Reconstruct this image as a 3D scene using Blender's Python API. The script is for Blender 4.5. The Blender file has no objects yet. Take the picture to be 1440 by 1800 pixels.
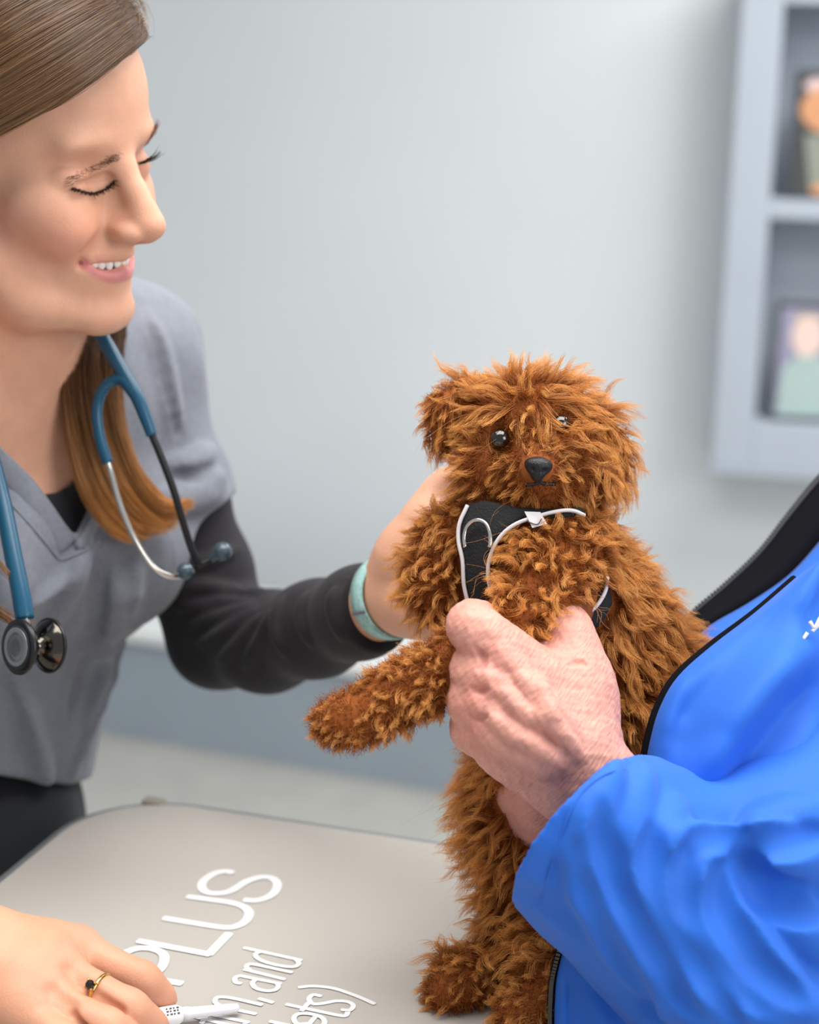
import bpy, math, random
import numpy as np
from mathutils import Matrix, Vector
import openvdb

# ------------------------------------------------------------------ camera
sc = bpy.context.scene
FPX = 3000.0                                   # focal length in pixels of the 1440 x 1800 frame
CAM = np.array([0.0, 0.0, 1.47])
PITCH, ROLL = math.radians(14.0), math.radians(1.3)
_f = np.array([0, math.cos(PITCH), -math.sin(PITCH)])
_u0 = np.array([0, math.sin(PITCH), math.cos(PITCH)])
_r0 = np.array([1.0, 0, 0])
CF = _f
CU = math.cos(ROLL) * _u0 - math.sin(ROLL) * _r0
CR = math.cos(ROLL) * _r0 + math.sin(ROLL) * _u0
cam_data = bpy.data.cameras.new('camera')
cam = bpy.data.objects.new('camera', cam_data)
sc.collection.objects.link(cam)
M = Matrix.Identity(4)
for i in range(3):
    M[i][0], M[i][1], M[i][2], M[i][3] = CR[i], CU[i], -CF[i], CAM[i]
cam.matrix_world = M
cam_data.sensor_fit = 'HORIZONTAL'
cam_data.sensor_width = 24.0
cam_data.lens = 24.0 * FPX / 1440
cam_data.clip_start = 0.05
cam_data.dof.use_dof = True
cam_data.dof.focus_distance = 1.065
cam_data.dof.aperture_fstop = 3.5
sc.camera = cam

# ------------------------------------------------------------------ world, lamps, exposure
w = bpy.data.worlds.new('world'); sc.world = w
w.use_nodes = True
bg = w.node_tree.nodes['Background']
bg.inputs[0].default_value = (0.93, 0.96, 1.0, 1)
bg.inputs[1].default_value = 0.44


def area(name, loc, target, sx, sy, power, col):
    ld = bpy.data.lights.new(name, 'AREA')
    ld.shape = 'RECTANGLE'; ld.size = sx; ld.size_y = sy; ld.energy = power; ld.color = col
    o = bpy.data.objects.new(name, ld); sc.collection.objects.link(o)
    o.location = loc
    o.rotation_euler = (Vector(target) - Vector(loc)).to_track_quat('-Z', 'Y').to_euler()
    return o


area('ceiling_lamp', (0.0, 1.0, 2.65), (0.0, 1.1, 0), 2.0, 1.2, 54, (1.0, 0.97, 0.93))
area('ceiling_lamp', (1.6, 2.6, 2.65), (1.6, 2.9, 0), 1.6, 1.2, 56, (1.0, 0.98, 0.95))
area('window_daylight', (2.6, -0.9, 2.0), (0.0, 1.1, 1.2), 1.6, 1.6, 48, (0.97, 0.98, 1.0))
sc.view_settings.view_transform = 'Standard'
sc.view_settings.look = 'None'
sc.view_settings.gamma = 1.0
sc.view_settings.use_curve_mapping = False
sc.view_settings.exposure = 0.1
sc.cycles.max_bounces = 6
sc.cycles.diffuse_bounces = 3
sc.cycles.glossy_bounces = 3
sc.cycles.transmission_bounces = 4
sc.cycles.transparent_max_bounces = 6
sc.cycles.sample_clamp_indirect = 4.0

rng = np.random.default_rng(7)
TABLE_Z = 0.90


# ------------------------------------------------------------------ placing helpers
def P(px, py, d):
    """world point seen at pixel (px, py), d metres along the camera axis"""
    return CAM + d * ((px - 720) / FPX * CR + (900 - py) / FPX * CU + CF)


def ray(px, py):
    return (px - 720) / FPX * CR + (900 - py) / FPX * CU + CF


def T(px, py, z=TABLE_Z):
    r = ray(px, py)
    return CAM + r * ((z - CAM[2]) / r[2])


def depth_of(p):
    return float(np.dot(np.asarray(p) - CAM, CF))


def project(pts):
    q = pts - CAM
    d = q @ CF
    return 720 + FPX * (q @ CR) / d, 900 - FPX * (q @ CU) / d, d


def camvec(x, y, b):
    """direction from image-right, image-up and towards-the-viewer components"""
    v = x * CR + y * CU - b * CF
    return v / np.linalg.norm(v)


def unit(v):
    v = np.asarray(v, float)
    return v / np.linalg.norm(v)


def smooth_path(pts, n):
    """Catmull-Rom through pts, n samples"""
    p = np.asarray(pts, float)
    if len(p) == 2:
        t = np.linspace(0, 1, n)[:, None]
        return p[0] * (1 - t) + p[1] * t
    q = np.vstack([2 * p[0] - p[1], p, 2 * p[-1] - p[-2]])
    t = np.linspace(0, len(p) - 1 - 1e-6, n)
    i = t.astype(int); u = (t - i)[:, None]
    a, b, c, d = q[i], q[i + 1], q[i + 2], q[i + 3]
    return 0.5 * (2 * b + (c - a) * u + (2 * a - 5 * b + 4 * c - d) * u ** 2 + (3 * b - a - 3 * c + d) * u ** 3)


# ------------------------------------------------------------------ objects
def tag(o, label=None, cat=None, group=None, kind=None):
    if label: o['label'] = label
    if cat: o['category'] = cat
    if group: o['group'] = group
    if kind: o['kind'] = kind
    return o


def empty(name, loc, label=None, cat=None, group=None):
    o = bpy.data.objects.new(name, None)
    o.empty_display_size = 0.05
    o.location = loc
    sc.collection.objects.link(o)
    return tag(o, label, cat, group)


ROOT_LOC = {}


def base_of(parent):
    x = np.zeros(3)
    while parent is not None:
        x = x + np.array(parent.location)
        parent = parent.parent
    return x


def link_mesh(name, verts, faces, mat, parent=None, smooth=True, tint=None, origin=None):
    verts = np.asarray(verts, float)
    if parent is not None:
        verts = verts - base_of(parent)
        loc = (0, 0, 0)
    else:
        loc = tuple(origin) if origin is not None else (0, 0, 0)
        verts = verts - np.array(loc)
    me = bpy.data.meshes.new(name)
    if isinstance(faces, np.ndarray):
        nv = faces.shape[1]
        me.vertices.add(len(verts)); me.vertices.foreach_set('co', verts.astype(np.float32).ravel())
        me.loops.add(faces.size); me.loops.foreach_set('vertex_index', faces.astype(np.int32).ravel())
        me.polygons.add(len(faces))
        me.polygons.foreach_set('loop_start', np.arange(0, faces.size, nv, dtype=np.int32))
        me.update(calc_edges=True)
    else:
        me.from_pydata([tuple(v) for v in verts], [], [list(f) for f in faces])
    me.polygons.foreach_set('use_smooth', np.full(len(me.polygons), smooth))
    if tint is not None:
        at = me.attributes.new('tint', 'FLOAT_COLOR', 'POINT')
        c = np.ones((len(verts), 4), np.float32); c[:, :3] = tint
        at.data.foreach_set('color', c.ravel())
    me.validate(); me.update()
    if mat: me.materials.append(mat)
    o = bpy.data.objects.new(name, me)
    o.location = loc
    sc.collection.objects.link(o)
    if parent is not None: o.parent = parent
    return o


def link_hair(name, pts, mat, parent, root_r, tip_r):
    """pts: strands x points x 3 (world). A curves object."""
    n, m, _ = pts.shape
    pts = pts - base_of(parent)
    hc = bpy.data.hair_curves.new(name)
    hc.add_curves([m] * n)
    hc.attributes['position'].data.foreach_set('vector', pts.astype(np.float32).ravel())
    at = hc.attributes.get('radius') or hc.attributes.new('radius', 'FLOAT', 'POINT')
    t = np.linspace(0, 1, m)
    r = np.tile((root_r * (1 - t) + tip_r * t).astype(np.float32), n)
    at.data.foreach_set('value', r)
    hc.materials.append(mat)
    o = bpy.data.objects.new(name, hc)
    sc.collection.objects.link(o)
    o.parent = parent
    return o


def tube_geo(path, radii, sides=12, caps=True, flat=None):
    """rings along a path; flat=(axis vector, factor) squashes the section along an axis"""
    p = np.asarray(path, float); n = len(p)
    r = np.broadcast_to(np.asarray(radii, float), (n,))
    tg = np.gradient(p, axis=0)
    tg /= np.linalg.norm(tg, axis=1)[:, None] + 1e-12
    a = np.array([0, 0, 1.0]) if abs(tg[0][2]) < .9 else np.array([1.0, 0, 0])
    nrm = np.cross(tg[0], a); nrm /= np.linalg.norm(nrm)
    ang = np.linspace(0, 2 * np.pi, sides, endpoint=False)
    V_ = []
    for i in range(n):
        nrm = nrm - tg[i] * np.dot(nrm, tg[i]); nrm /= np.linalg.norm(nrm)
        b = np.cross(tg[i], nrm)
        off = r[i] * (np.cos(ang)[:, None] * nrm + np.sin(ang)[:, None] * b)
        if flat is not None:
            ax = unit(flat[0]); off = off - (1 - flat[1]) * (off @ ax)[:, None] * ax
        V_.append(p[i] + off)
    F_ = []
    for i in range(n - 1):
        for j in range(sides):
            k = (j + 1) % sides
            F_.append((i * sides + j, i * sides + k, (i + 1) * sides + k, (i + 1) * sides + j))
    if caps:
        F_.append(tuple(range(sides - 1, -1, -1)))
        F_.append(tuple((n - 1) * sides + j for j in range(sides)))
    return np.vstack(V_), F_


def tube(name, pts, r, mat, parent=None, n=None, sides=12, flat=None):
    n = n or max(2, 6 * (len(pts) - 1) + 1)
    path = smooth_path(pts, n)
    if np.ndim(r): r = np.interp(np.linspace(0, 1, n), np.linspace(0, 1, len(r)), r)
    v, f = tube_geo(path, r, sides, True, flat)
    return link_mesh(name, v, f, mat, parent)


def lathe_geo(profile, centre, axis, sides=32):
    """profile: list of (radius, along-axis)"""
    ax = unit(axis)
    a = np.array([0, 0, 1.0]) if abs(ax[2]) < .9 else np.array([1.0, 0, 0])
    x = unit(np.cross(ax, a)); y = np.cross(ax, x)
    ang = np.linspace(0, 2 * np.pi, sides, endpoint=False)
    V_ = [np.asarray(centre) + h * ax + r * (np.cos(ang)[:, None] * x + np.sin(ang)[:, None] * y) for r, h in profile]
    F_ = []
    n = len(profile)
    for i in range(n - 1):
        for j in range(sides):
            k = (j + 1) % sides
            F_.append((i * sides + j, i * sides + k, (i + 1) * sides + k, (i + 1) * sides + j))
    F_.append(tuple(range(sides - 1, -1, -1))); F_.append(tuple((n - 1) * sides + j for j in range(sides)))
    return np.vstack(V_), F_


def box_geo(o, x, y, z):
    """box from corner o with edge vectors x, y, z"""
    o, x, y, z = map(np.asarray, (o, x, y, z))
    v = [o, o + x, o + x + y, o + y, o + z, o + x + z, o + x + y + z, o + y + z]
    f = [(0, 3, 2, 1), (4, 5, 6, 7), (0, 1, 5, 4), (1, 2, 6, 5), (2, 3, 7, 6), (3, 0, 4, 7)]
    if np.dot(np.cross(x, y), z) < 0: f = [q[::-1] for q in f]
    return np.array(v), f


def merge(*geos):
    V_, F_, k = [], [], 0
    for v, f in geos:
        V_.append(v); F_ += [tuple(int(i) + k for i in q) for q in f]; k += len(v)
    return np.vstack(V_), F_


def bevel(o, w, seg=2):
    m = o.modifiers.new('bevel', 'BEVEL'); m.width = w; m.segments = seg; m.limit_method = 'ANGLE'
    return o


def sheet(name, rows, mat, parent, nu=24, nv=24, thick=0.003, sub=0):
    """a cloth panel: rows of world points, smoothed both ways, given thickness"""
    R_ = np.array([smooth_path(r, nv) for r in rows])
    G = np.array([smooth_path(R_[:, j], nu) for j in range(nv)]).transpose(1, 0, 2)
    v = G.reshape(-1, 3)
    f = [(i * nv + j, i * nv + j + 1, (i + 1) * nv + j + 1, (i + 1) * nv + j) for i in range(nu - 1) for j in range(nv - 1)]
    o = link_mesh(name, v, f, mat, parent)
    m = o.modifiers.new('thickness', 'SOLIDIFY'); m.thickness = thick; m.offset = 0
    return o, G


# ------------------------------------------------------------------ sculpting field (signed distance on a grid)
def smin(a, b, k):
    if k <= 0: return np.minimum(a, b)
    h = np.maximum(k - np.abs(a - b), 0) / k
    return np.minimum(a, b) - h * h * (k * 0.25)


def poly_sd(x, y, poly):
    """signed distance (negative inside) to a polygon, arrays of pixels"""
    d = np.full(x.shape, 1e9, np.float32); inside = np.zeros(x.shape, bool)
    n = len(poly)
    for i in range(n):
        ax, ay = poly[i]; bx, by = poly[(i + 1) % n]
        ex, ey = bx - ax, by - ay
        t = np.clip(((x - ax) * ex + (y - ay) * ey) / (ex * ex + ey * ey + 1e-9), 0, 1)
        d = np.minimum(d, np.hypot(x - ax - t * ex, y - ay - t * ey))
        c = ((ay > y) != (by > y))
        xi = ax + (y - ay) * ex / (ey if abs(ey) > 1e-9 else 1e-9)
        inside ^= c & (x < xi)
    return np.where(inside, -d, d)


class Field:
    def __init__(s, lo, hi, h):
        s.h = h
        s.lo = np.asarray(lo, float)
        s.n = np.maximum(4, np.ceil((np.asarray(hi, float) - s.lo) / h).astype(int) + 1)
        s.D = np.full(s.n, 0.1, np.float32)
        s.ax = [(s.lo[i] + np.arange(s.n[i]) * h).astype(np.float32) for i in range(3)]

    def _box(s, lo, hi):
        a = np.clip(np.floor((np.asarray(lo) - s.lo) / s.h).astype(int), 0, s.n - 1)
        b = np.clip(np.ceil((np.asarray(hi) - s.lo) / s.h).astype(int) + 1, 0, s.n)
        if np.any(b <= a): return None
        sl = tuple(slice(a[i], b[i]) for i in range(3))
        X = s.ax[0][sl[0]][:, None, None]; Y = s.ax[1][sl[1]][None, :, None]; Z = s.ax[2][sl[2]][None, None, :]
        return sl, X, Y, Z

    def _apply(s, sl, d, k, op):
        if op == 'u': s.D[sl] = smin(s.D[sl], d, k)
        elif op == 's': s.D[sl] = -smin(-s.D[sl], d, k)
        elif op == 'i': s.D[sl] = -smin(-s.D[sl], -d, k)

    def cap(s, a, b, ra, rb=None, k=0.01, op='u', flat=None):
        rb = ra if rb is None else rb
        a = np.asarray(a, float); b = np.asarray(b, float)
        m = max(ra, rb) + k + 3 * s.h
        r = s._box(np.minimum(a, b) - m, np.maximum(a, b) + m)
        if r is None: return s
        sl, X, Y, Z = r
        px, py, pz = X - np.float32(a[0]), Y - np.float32(a[1]), Z - np.float32(a[2])
        e = b - a
        if flat is not None:
            ax, q = unit(flat[0]), flat[1] - 1
            w_ = (px * np.float32(ax[0]) + py * np.float32(ax[1]) + pz * np.float32(ax[2])) * np.float32(q)
            px, py, pz = px + w_ * np.float32(ax[0]), py + w_ * np.float32(ax[1]), pz + w_ * np.float32(ax[2])
            e = e + q * np.dot(e, ax) * ax
        L = float(np.dot(e, e)) + 1e-12
        e32 = e.astype(np.float32)
        t = np.clip((px * e32[0] + py * e32[1] + pz * e32[2]) / np.float32(L), 0, 1)
        d = np.sqrt((px - t * e32[0]) ** 2 + (py - t * e32[1]) ** 2 + (pz - t * e32[2]) ** 2) - (np.float32(ra) + np.float32(rb - ra) * t)
        s._apply(sl, d, k, op)
        return s

    def chain(s, pts, rs, k=0.01, op='u', flat=None, n=None):
        pts = np.asarray(pts, float)
        rs = np.broadcast_to(np.asarray(rs, float), (len(pts),))
        if n:
            q = smooth_path(pts, n)
            rs = np.interp(np.linspace(0, 1, n), np.linspace(0, 1, len(pts)), rs)
            pts = q
        for i in range(len(pts) - 1):
            s.cap(pts[i], pts[i + 1], rs[i], rs[i + 1], k, op, flat)
        return s

    def ell(s, c, rad, axes=None, k=0.01, op='u'):
        c = np.asarray(c, float); rad = np.broadcast_to(np.asarray(rad, float), (3,))
        A = np.eye(3) if axes is None else np.asarray(axes, float)     # rows = axes
        ext = np.sqrt(((A * rad[:, None]) ** 2).sum(0)) + k + 3 * s.h
        r = s._box(c - ext, c + ext)
        if r is None: return s
        sl, X, Y, Z = r
        px, py, pz = X - np.float32(c[0]), Y - np.float32(c[1]), Z - np.float32(c[2])
        k0 = 0; k1 = 0
        for i in range(3):
            q = px * np.float32(A[i, 0]) + py * np.float32(A[i, 1]) + pz * np.float32(A[i, 2])
            k0 = k0 + (q / np.float32(rad[i])) ** 2
            k1 = k1 + (q / np.float32(rad[i] ** 2)) ** 2
        k0 = np.sqrt(k0); k1 = np.sqrt(k1) + 1e-9
        s._apply(sl, k0 * (k0 - 1) / k1, k, op)
        return s

    def cut_plane(s, p, nrm, k=0.0, lo=None, hi=None):
        """remove what lies on the side nrm points to"""
        r = s._box(s.lo if lo is None else lo, s.ax_hi() if hi is None else hi)
        if r is None: return s
        sl, X, Y, Z = r
        nrm = unit(nrm)
        d = (X - np.float32(p[0])) * np.float32(nrm[0]) + (Y - np.float32(p[1])) * np.float32(nrm[1]) + (Z - np.float32(p[2])) * np.float32(nrm[2])
        s._apply(sl, -d, k, 's')
        return s

    def ax_hi(s): return s.lo + (s.n - 1) * s.h

    def cut_poly(s, poly, d0, d1, k=0.002):
        """cut an opening of the given outline through the cloth between two distances"""
        c = np.array([P(x, y, d) for x, y in poly for d in (d0, d1)])
        r = s._box(c.min(0), c.max(0))
        if r is None: return s
        sl, X, Y, Z = r
        for i in range(X.shape[0]):                       # slab by slab, to spare memory
            q = np.stack(np.broadcast_arrays(X[i:i + 1] - np.float32(CAM[0]), Y - np.float32(CAM[1]), Z - np.float32(CAM[2])), -1)
            d = q @ CF.astype(np.float32)
            x = 720 + FPX * (q @ CR.astype(np.float32)) / d; y = 900 - FPX * (q @ CU.astype(np.float32)) / d
            if x.max() < min(c_[0] for c_ in poly) - 30 or x.min() > max(c_[0] for c_ in poly) + 30: continue
            sd = poly_sd(x, y, poly) * d / FPX
            sd = np.maximum(sd, np.maximum(d0 - d, d - d1)).astype(np.float32)
            k_ = sl[0].start + i
            s._apply((slice(k_, k_ + 1), sl[1], sl[2]), sd, k, 's')
        return s

    def sample(s, pts):
        g = (np.asarray(pts) - s.lo) / s.h
        i = np.floor(g).astype(int)
        ok = np.all((i >= 0) & (i < s.n - 1), axis=-1)
        i = np.clip(i, 0, s.n - 2); f = np.clip(g - i, 0, 1)
        out = 0
        for dx in (0, 1):
            for dy in (0, 1):
                for dz in (0, 1):
                    wgt = (f[..., 0] if dx else 1 - f[..., 0]) * (f[..., 1] if dy else 1 - f[..., 1]) * (f[..., 2] if dz else 1 - f[..., 2])
                    out = out + wgt * s.D[i[..., 0] + dx, i[..., 1] + dy, i[..., 2] + dz]
        return np.where(ok, out, 0.1)

    def grad(s, pts):
        e = s.h
        g = np.stack([s.sample(pts + e * v) - s.sample(pts - e * v) for v in np.eye(3)], -1)
        return g / (np.linalg.norm(g, axis=-1, keepdims=True) + 1e-9)

    def hit(s, pix, off=0.0, d0=0.8, d1=1.7, fallback=None):
        """first surface point along each pixel's ray, lifted by off towards the viewer; NaN-free"""
        pix = np.atleast_2d(np.asarray(pix, float))
        if len(pix) > 6000: return np.vstack([s.hit(pix[i:i + 6000], off, d0, d1) for i in range(0, len(pix), 6000)])
        R_ = np.array([ray(x, y) for x, y in pix])
        ds = np.arange(d0, d1, s.h * 0.7)
        pts = CAM + R_[:, None, :] * ds[None, :, None]
        v = s.sample(pts)
        neg = v < 0
        has = neg.any(1)
        i = np.where(has, neg.argmax(1), 0)
        # a miss takes the distance of closest approach
        i = np.where(has, i, v.argmin(1))
        dd = ds[i]
        j = np.maximum(i - 1, 0)
        a, b = v[np.arange(len(i)), j], v[np.arange(len(i)), i]
        t = np.where(has & (a > 0), a / (a - b + 1e-9), 1)
        dd = ds[j] + t * (ds[i] - ds[j])
        return CAM + R_ * (dd - off)[:, None]

    def ridge(s, pix, r, k=0.008, sink=0.3, op='u', n=10, taper=True, flat=None):
        """a fold running over the surface along a pixel path"""
        q = s.hit(smooth_path(pix, n), off=-sink * r if op == 'u' else sink * r)
        rr = np.full(n, r)
        if taper: rr = r * np.clip(np.sin(np.linspace(0.25, np.pi - 0.25, n)) * 1.15, 0.25, 1)
        # drop jumps in depth
        for i in range(n - 1):
            if np.linalg.norm(q[i + 1] - q[i]) < 0.06:
                s.cap(q[i], q[i + 1], rr[i], rr[i + 1], k, op)
        return s

    def noise(s, amp, scale, seed=0, n=6):
        r_ = np.random.default_rng(seed)
        X, Y, Z = s.ax[0][:, None, None], s.ax[1][None, :, None], s.ax[2][None, None, :]
        for _ in range(n):
            v = r_.normal(size=3); v = v / np.linalg.norm(v) * (2 * np.pi / scale) * r_.uniform(.6, 1.6)
            v = v.astype(np.float32); p0 = np.float32(r_.uniform(0, 6.28)); yz = Y * v[1] + Z * v[2] + p0
            for i in range(len(X)): s.D[i] += np.float32(amp / n ** .5) * np.sin(X[i] * v[0] + yz[0])
        return s

    def mesh(s):
        g = openvdb.FloatGrid(0.1)
        np.clip(s.D, -0.1, 0.1, out=s.D)
        g.copyFromArray(s.D)
        p, q = g.convertToQuads(0.0)
        v = s.lo + np.asarray(p, float) * s.h
        q = np.asarray(q)
        # outward facing?
        c = v[q[:2000]]
        nn = np.cross(c[:, 2] - c[:, 0], c[:, 3] - c[:, 1])
        if (nn * s.grad(c.mean(1))).sum() < 0: q = q[:, ::-1]
        return v, np.ascontiguousarray(q)


def relax(v, q, it=1, lam=0.5):
    """light Laplacian smoothing of a quad mesh"""
    n = len(v)
    e = np.vstack([q[:, [0, 1]], q[:, [1, 2]], q[:, [2, 3]], q[:, [3, 0]]])
    deg = np.bincount(e[:, 0], minlength=n) + np.bincount(e[:, 1], minlength=n) + 1e-9
    for _ in range(it):
        acc = np.stack([np.bincount(e[:, 0], v[e[:, 1], i], n) + np.bincount(e[:, 1], v[e[:, 0], i], n) for i in range(3)], -1)
        v = v + lam * (acc / deg[:, None] - v)
    return v


def join_quads(parts):
    V_, Q_, k = [], [], 0
    for v, q in parts:
        V_.append(v); Q_.append(q + k); k += len(v)
    return np.vstack(V_), np.vstack(Q_)


# ------------------------------------------------------------------ materials
def srgb(r, g, b):
    return tuple(((c / 255 / 12.92) if c / 255 <= .04045 else ((c / 255 + .055) / 1.055) ** 2.4) for c in (r, g, b)) + (1,)


def material(name, col, rough=.6, metal=0.0, spec=.4, var=0.0, var_scale=20, bump=0.0, bump_scale=200, tint=False, sss=0.0, sheen=0.0, coat=0.0, stretch=None, detail=4, wrinkle=None):
    m = bpy.data.materials.new(name); m.use_nodes = True
    nt = m.node_tree; b = nt.nodes['Principled BSDF']
    b.inputs['Roughness'].default_value = rough
    b.inputs['Metallic'].default_value = metal
    b.inputs['Specular IOR Level'].default_value = spec
    b.inputs['Coat Weight'].default_value = coat
    b.inputs['Sheen Weight'].default_value = sheen
    if sss:
        b.inputs['Subsurface Weight'].default_value = sss
        b.inputs['Subsurface Radius'].default_value = (1.0, .35, .2)
        b.inputs['Subsurface Scale'].default_value = .004
    tc = nt.nodes.new('ShaderNodeTexCoord')
    src = tc.outputs['Object']
    if stretch:
        mp = nt.nodes.new('ShaderNodeMapping'); mp.inputs['Scale'].default_value = stretch
        nt.links.new(src, mp.inputs[0]); src = mp.outputs[0]
    out = None
    if tint:
        at = nt.nodes.new('ShaderNodeAttribute'); at.attribute_name = 'tint'
        out = at.outputs['Color']
    if var:
        nz = nt.nodes.new('ShaderNodeTexNoise'); nz.inputs['Scale'].default_value = var_scale; nz.inputs['Detail'].default_value = detail
        nt.links.new(src, nz.inputs['Vector'])
        mr = nt.nodes.new('ShaderNodeMapRange')
        mr.inputs[1].default_value = .3; mr.inputs[2].default_value = .7
        mr.inputs[3].default_value = 1 - var; mr.inputs[4].default_value = 1 + var
        nt.links.new(nz.outputs['Fac'], mr.inputs[0])
        mx = nt.nodes.new('ShaderNodeVectorMath'); mx.operation = 'SCALE'
        if out is None: mx.inputs[0].default_value = col[:3]
        else: nt.links.new(out, mx.inputs[0])
        nt.links.new(mr.outputs[0], mx.inputs['Scale'])
        out = mx.outputs[0]
    if out is None: b.inputs['Base Color'].default_value = col
    else: nt.links.new(out, b.inputs['Base Color'])
    if bump:
        nz = nt.nodes.new('ShaderNodeTexNoise'); nz.inputs['Scale'].default_value = bump_scale; nz.inputs['Detail'].default_value = 3
        if wrinkle:                                   # fine lines running one way across the skin
            along, f1, f2 = wrinkle
            across = unit(np.cross(along, CF)); cmb = nt.nodes.new('ShaderNodeCombineXYZ')
            for k_, (ax_, fq) in enumerate(((along, f1), (across, f2), (CF, f1))):
                dt = nt.nodes.new('ShaderNodeVectorMath'); dt.operation = 'DOT_PRODUCT'
                dt.inputs[1].default_value = tuple(float(c) * fq for c in ax_)
                nt.links.new(src, dt.inputs[0]); nt.links.new(dt.outputs['Value'], cmb.inputs[k_])
            nt.links.new(cmb.outputs[0], nz.inputs['Vector'])
        else: nt.links.new(src, nz.inputs['Vector'])
        bp = nt.nodes.new('ShaderNodeBump'); bp.inputs['Strength'].default_value = bump; bp.inputs['Distance'].default_value = .001
        nt.links.new(nz.outputs['Fac'], bp.inputs['Height'])
        nt.links.new(bp.outputs[0], b.inputs['Normal'])
    return m


def hair_material(name, root, tip, var=.35, rough=.5, spec=.3, hair=True):
    m = bpy.data.materials.new(name); m.use_nodes = True
    nt = m.node_tree; b = nt.nodes['Principled BSDF']
    b.inputs['Roughness'].default_value = rough; b.inputs['Specular IOR Level'].default_value = spec
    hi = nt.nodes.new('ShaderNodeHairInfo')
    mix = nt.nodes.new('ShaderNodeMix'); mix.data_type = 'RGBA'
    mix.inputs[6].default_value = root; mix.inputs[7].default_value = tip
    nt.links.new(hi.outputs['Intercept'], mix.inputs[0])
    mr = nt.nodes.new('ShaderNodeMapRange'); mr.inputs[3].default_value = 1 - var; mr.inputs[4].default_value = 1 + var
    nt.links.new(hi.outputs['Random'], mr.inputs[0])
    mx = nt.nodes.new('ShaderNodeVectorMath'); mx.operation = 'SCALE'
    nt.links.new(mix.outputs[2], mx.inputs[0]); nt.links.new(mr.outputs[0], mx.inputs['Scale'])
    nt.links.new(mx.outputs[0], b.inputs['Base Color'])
    if hair:
        tr = nt.nodes.new('ShaderNodeBsdfTranslucent'); nt.links.new(mx.outputs[0], tr.inputs[0])
        ms = nt.nodes.new('ShaderNodeMixShader'); ms.inputs[0].default_value = .25
        o = nt.nodes['Material Output']
        nt.links.new(b.outputs[0], ms.inputs[1]); nt.links.new(tr.outputs[0], ms.inputs[2]); nt.links.new(ms.outputs[0], o.inputs[0])
    return m


MAT = {}
MAT['wall'] = material('wall_paint', srgb(214, 219, 222), .8, var=.015, var_scale=3, bump=.05, bump_scale=300)
MAT['cabinet'] = material('grey_paint', srgb(172, 181, 192), .55, var=.02, var_scale=6)
MAT['floor'] = material('floor_vinyl', srgb(172, 172, 166), .5, var=.06, var_scale=8)
MAT['bench_front'] = material('bench_front_paint', srgb(150, 161, 171), .6, var=.03, var_scale=5)
MAT['bench_top'] = material('bench_seat_vinyl', srgb(222, 226, 226), .5, var=.02, var_scale=6)
MAT['table'] = material('table_mat_vinyl', srgb(180, 175, 168), .42, var=.03, var_scale=7, bump=.03, bump_scale=500)
MAT['rim'] = material('table_rim_metal', srgb(150, 154, 156), .4, metal=.6)
MAT['ink_white'] = material('white_print', srgb(226, 227, 228), .5)
MAT['ink_purple'] = material('purple_print', srgb(92, 52, 170), .5)
MAT['skin_w'] = material('skin_fair', (1, 1, 1, 1), .48, spec=.35, tint=True, var=.05, var_scale=60, sss=.14, bump=.28, bump_scale=700)
MAT['skin_o'] = material('skin_pink', (1, 1, 1, 1), .5, spec=.35, tint=True, var=.10, var_scale=110, sss=.15, bump=.95, bump_scale=1.0, wrinkle=(camvec(.62, .78, 0), 150, 560))
MAT['scrub'] = material('grey_scrub_cotton', srgb(122, 127, 137), .85, var=.10, var_scale=260, sheen=.15, bump=.15, bump_scale=1400, detail=6)
MAT['black_knit'] = material('charcoal_knit', srgb(37, 35, 39), .75, sheen=.06, var=.06, var_scale=90, spec=.25)
MAT['trouser'] = material('black_trouser_cloth', srgb(34, 37, 41), .8)
MAT['jacket'] = material('blue_softshell', srgb(36, 104, 208), .62, var=.03, var_scale=30, spec=.3, sheen=.1, bump=.06, bump_scale=1500)
MAT['lining'] = material('black_lining', srgb(14, 15, 20), .9, spec=.1)
MAT['zip'] = material('black_zip', srgb(30, 31, 35), .45)
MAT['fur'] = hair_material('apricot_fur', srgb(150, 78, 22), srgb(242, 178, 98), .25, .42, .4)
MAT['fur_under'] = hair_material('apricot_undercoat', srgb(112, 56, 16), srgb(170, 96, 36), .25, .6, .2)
MAT['dog_skin'] = material('dog_undercoat', srgb(140, 76, 28), .9, var=.15, var_scale=90)
MAT['dog_nose'] = material('dog_nose_leather', srgb(26, 25, 27), .35, bump=.5, bump_scale=1200)
MAT['dog_eye'] = material('dog_eye_gloss', srgb(14, 10, 10), .06, spec=.7, coat=.5)
MAT['mesh_black'] = material('black_air_mesh', srgb(22, 22, 25), .8, bump=.8, bump_scale=700)
MAT['piping'] = material('pale_grey_piping', srgb(205, 200, 202), .5)
MAT['steel'] = material('polished_steel', srgb(215, 212, 205), .18, metal=1)
MAT['smoke'] = material('smoke_chrome', srgb(88, 84, 78), .14, metal=1)
MAT['diaphragm'] = material('dark_grey_diaphragm', srgb(44, 48, 56), .4)
MAT['black_rubber'] = material('black_rubber', srgb(24, 25, 28), .35)
MAT['blue_tube'] = material('blue_vinyl_tube', srgb(18, 76, 104), .3, spec=.5)
MAT['eartip'] = material('dark_teal_eartip', srgb(58, 76, 88), .2, spec=.6)
MAT['mint'] = material('mint_woven_strap', srgb(160, 200, 196), .8, var=.2, var_scale=300, bump=.5, bump_scale=900)
MAT['gold'] = material('gold', srgb(224, 186, 110), .2, metal=1)
MAT['stone'] = material('black_stone', srgb(12, 12, 14), .08, spec=.8)
MAT['tooth'] = material('tooth_enamel', srgb(238, 232, 224), .25, spec=.5)
MAT['mouth'] = material('mouth_inside', srgb(120, 48, 46), .6)
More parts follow.
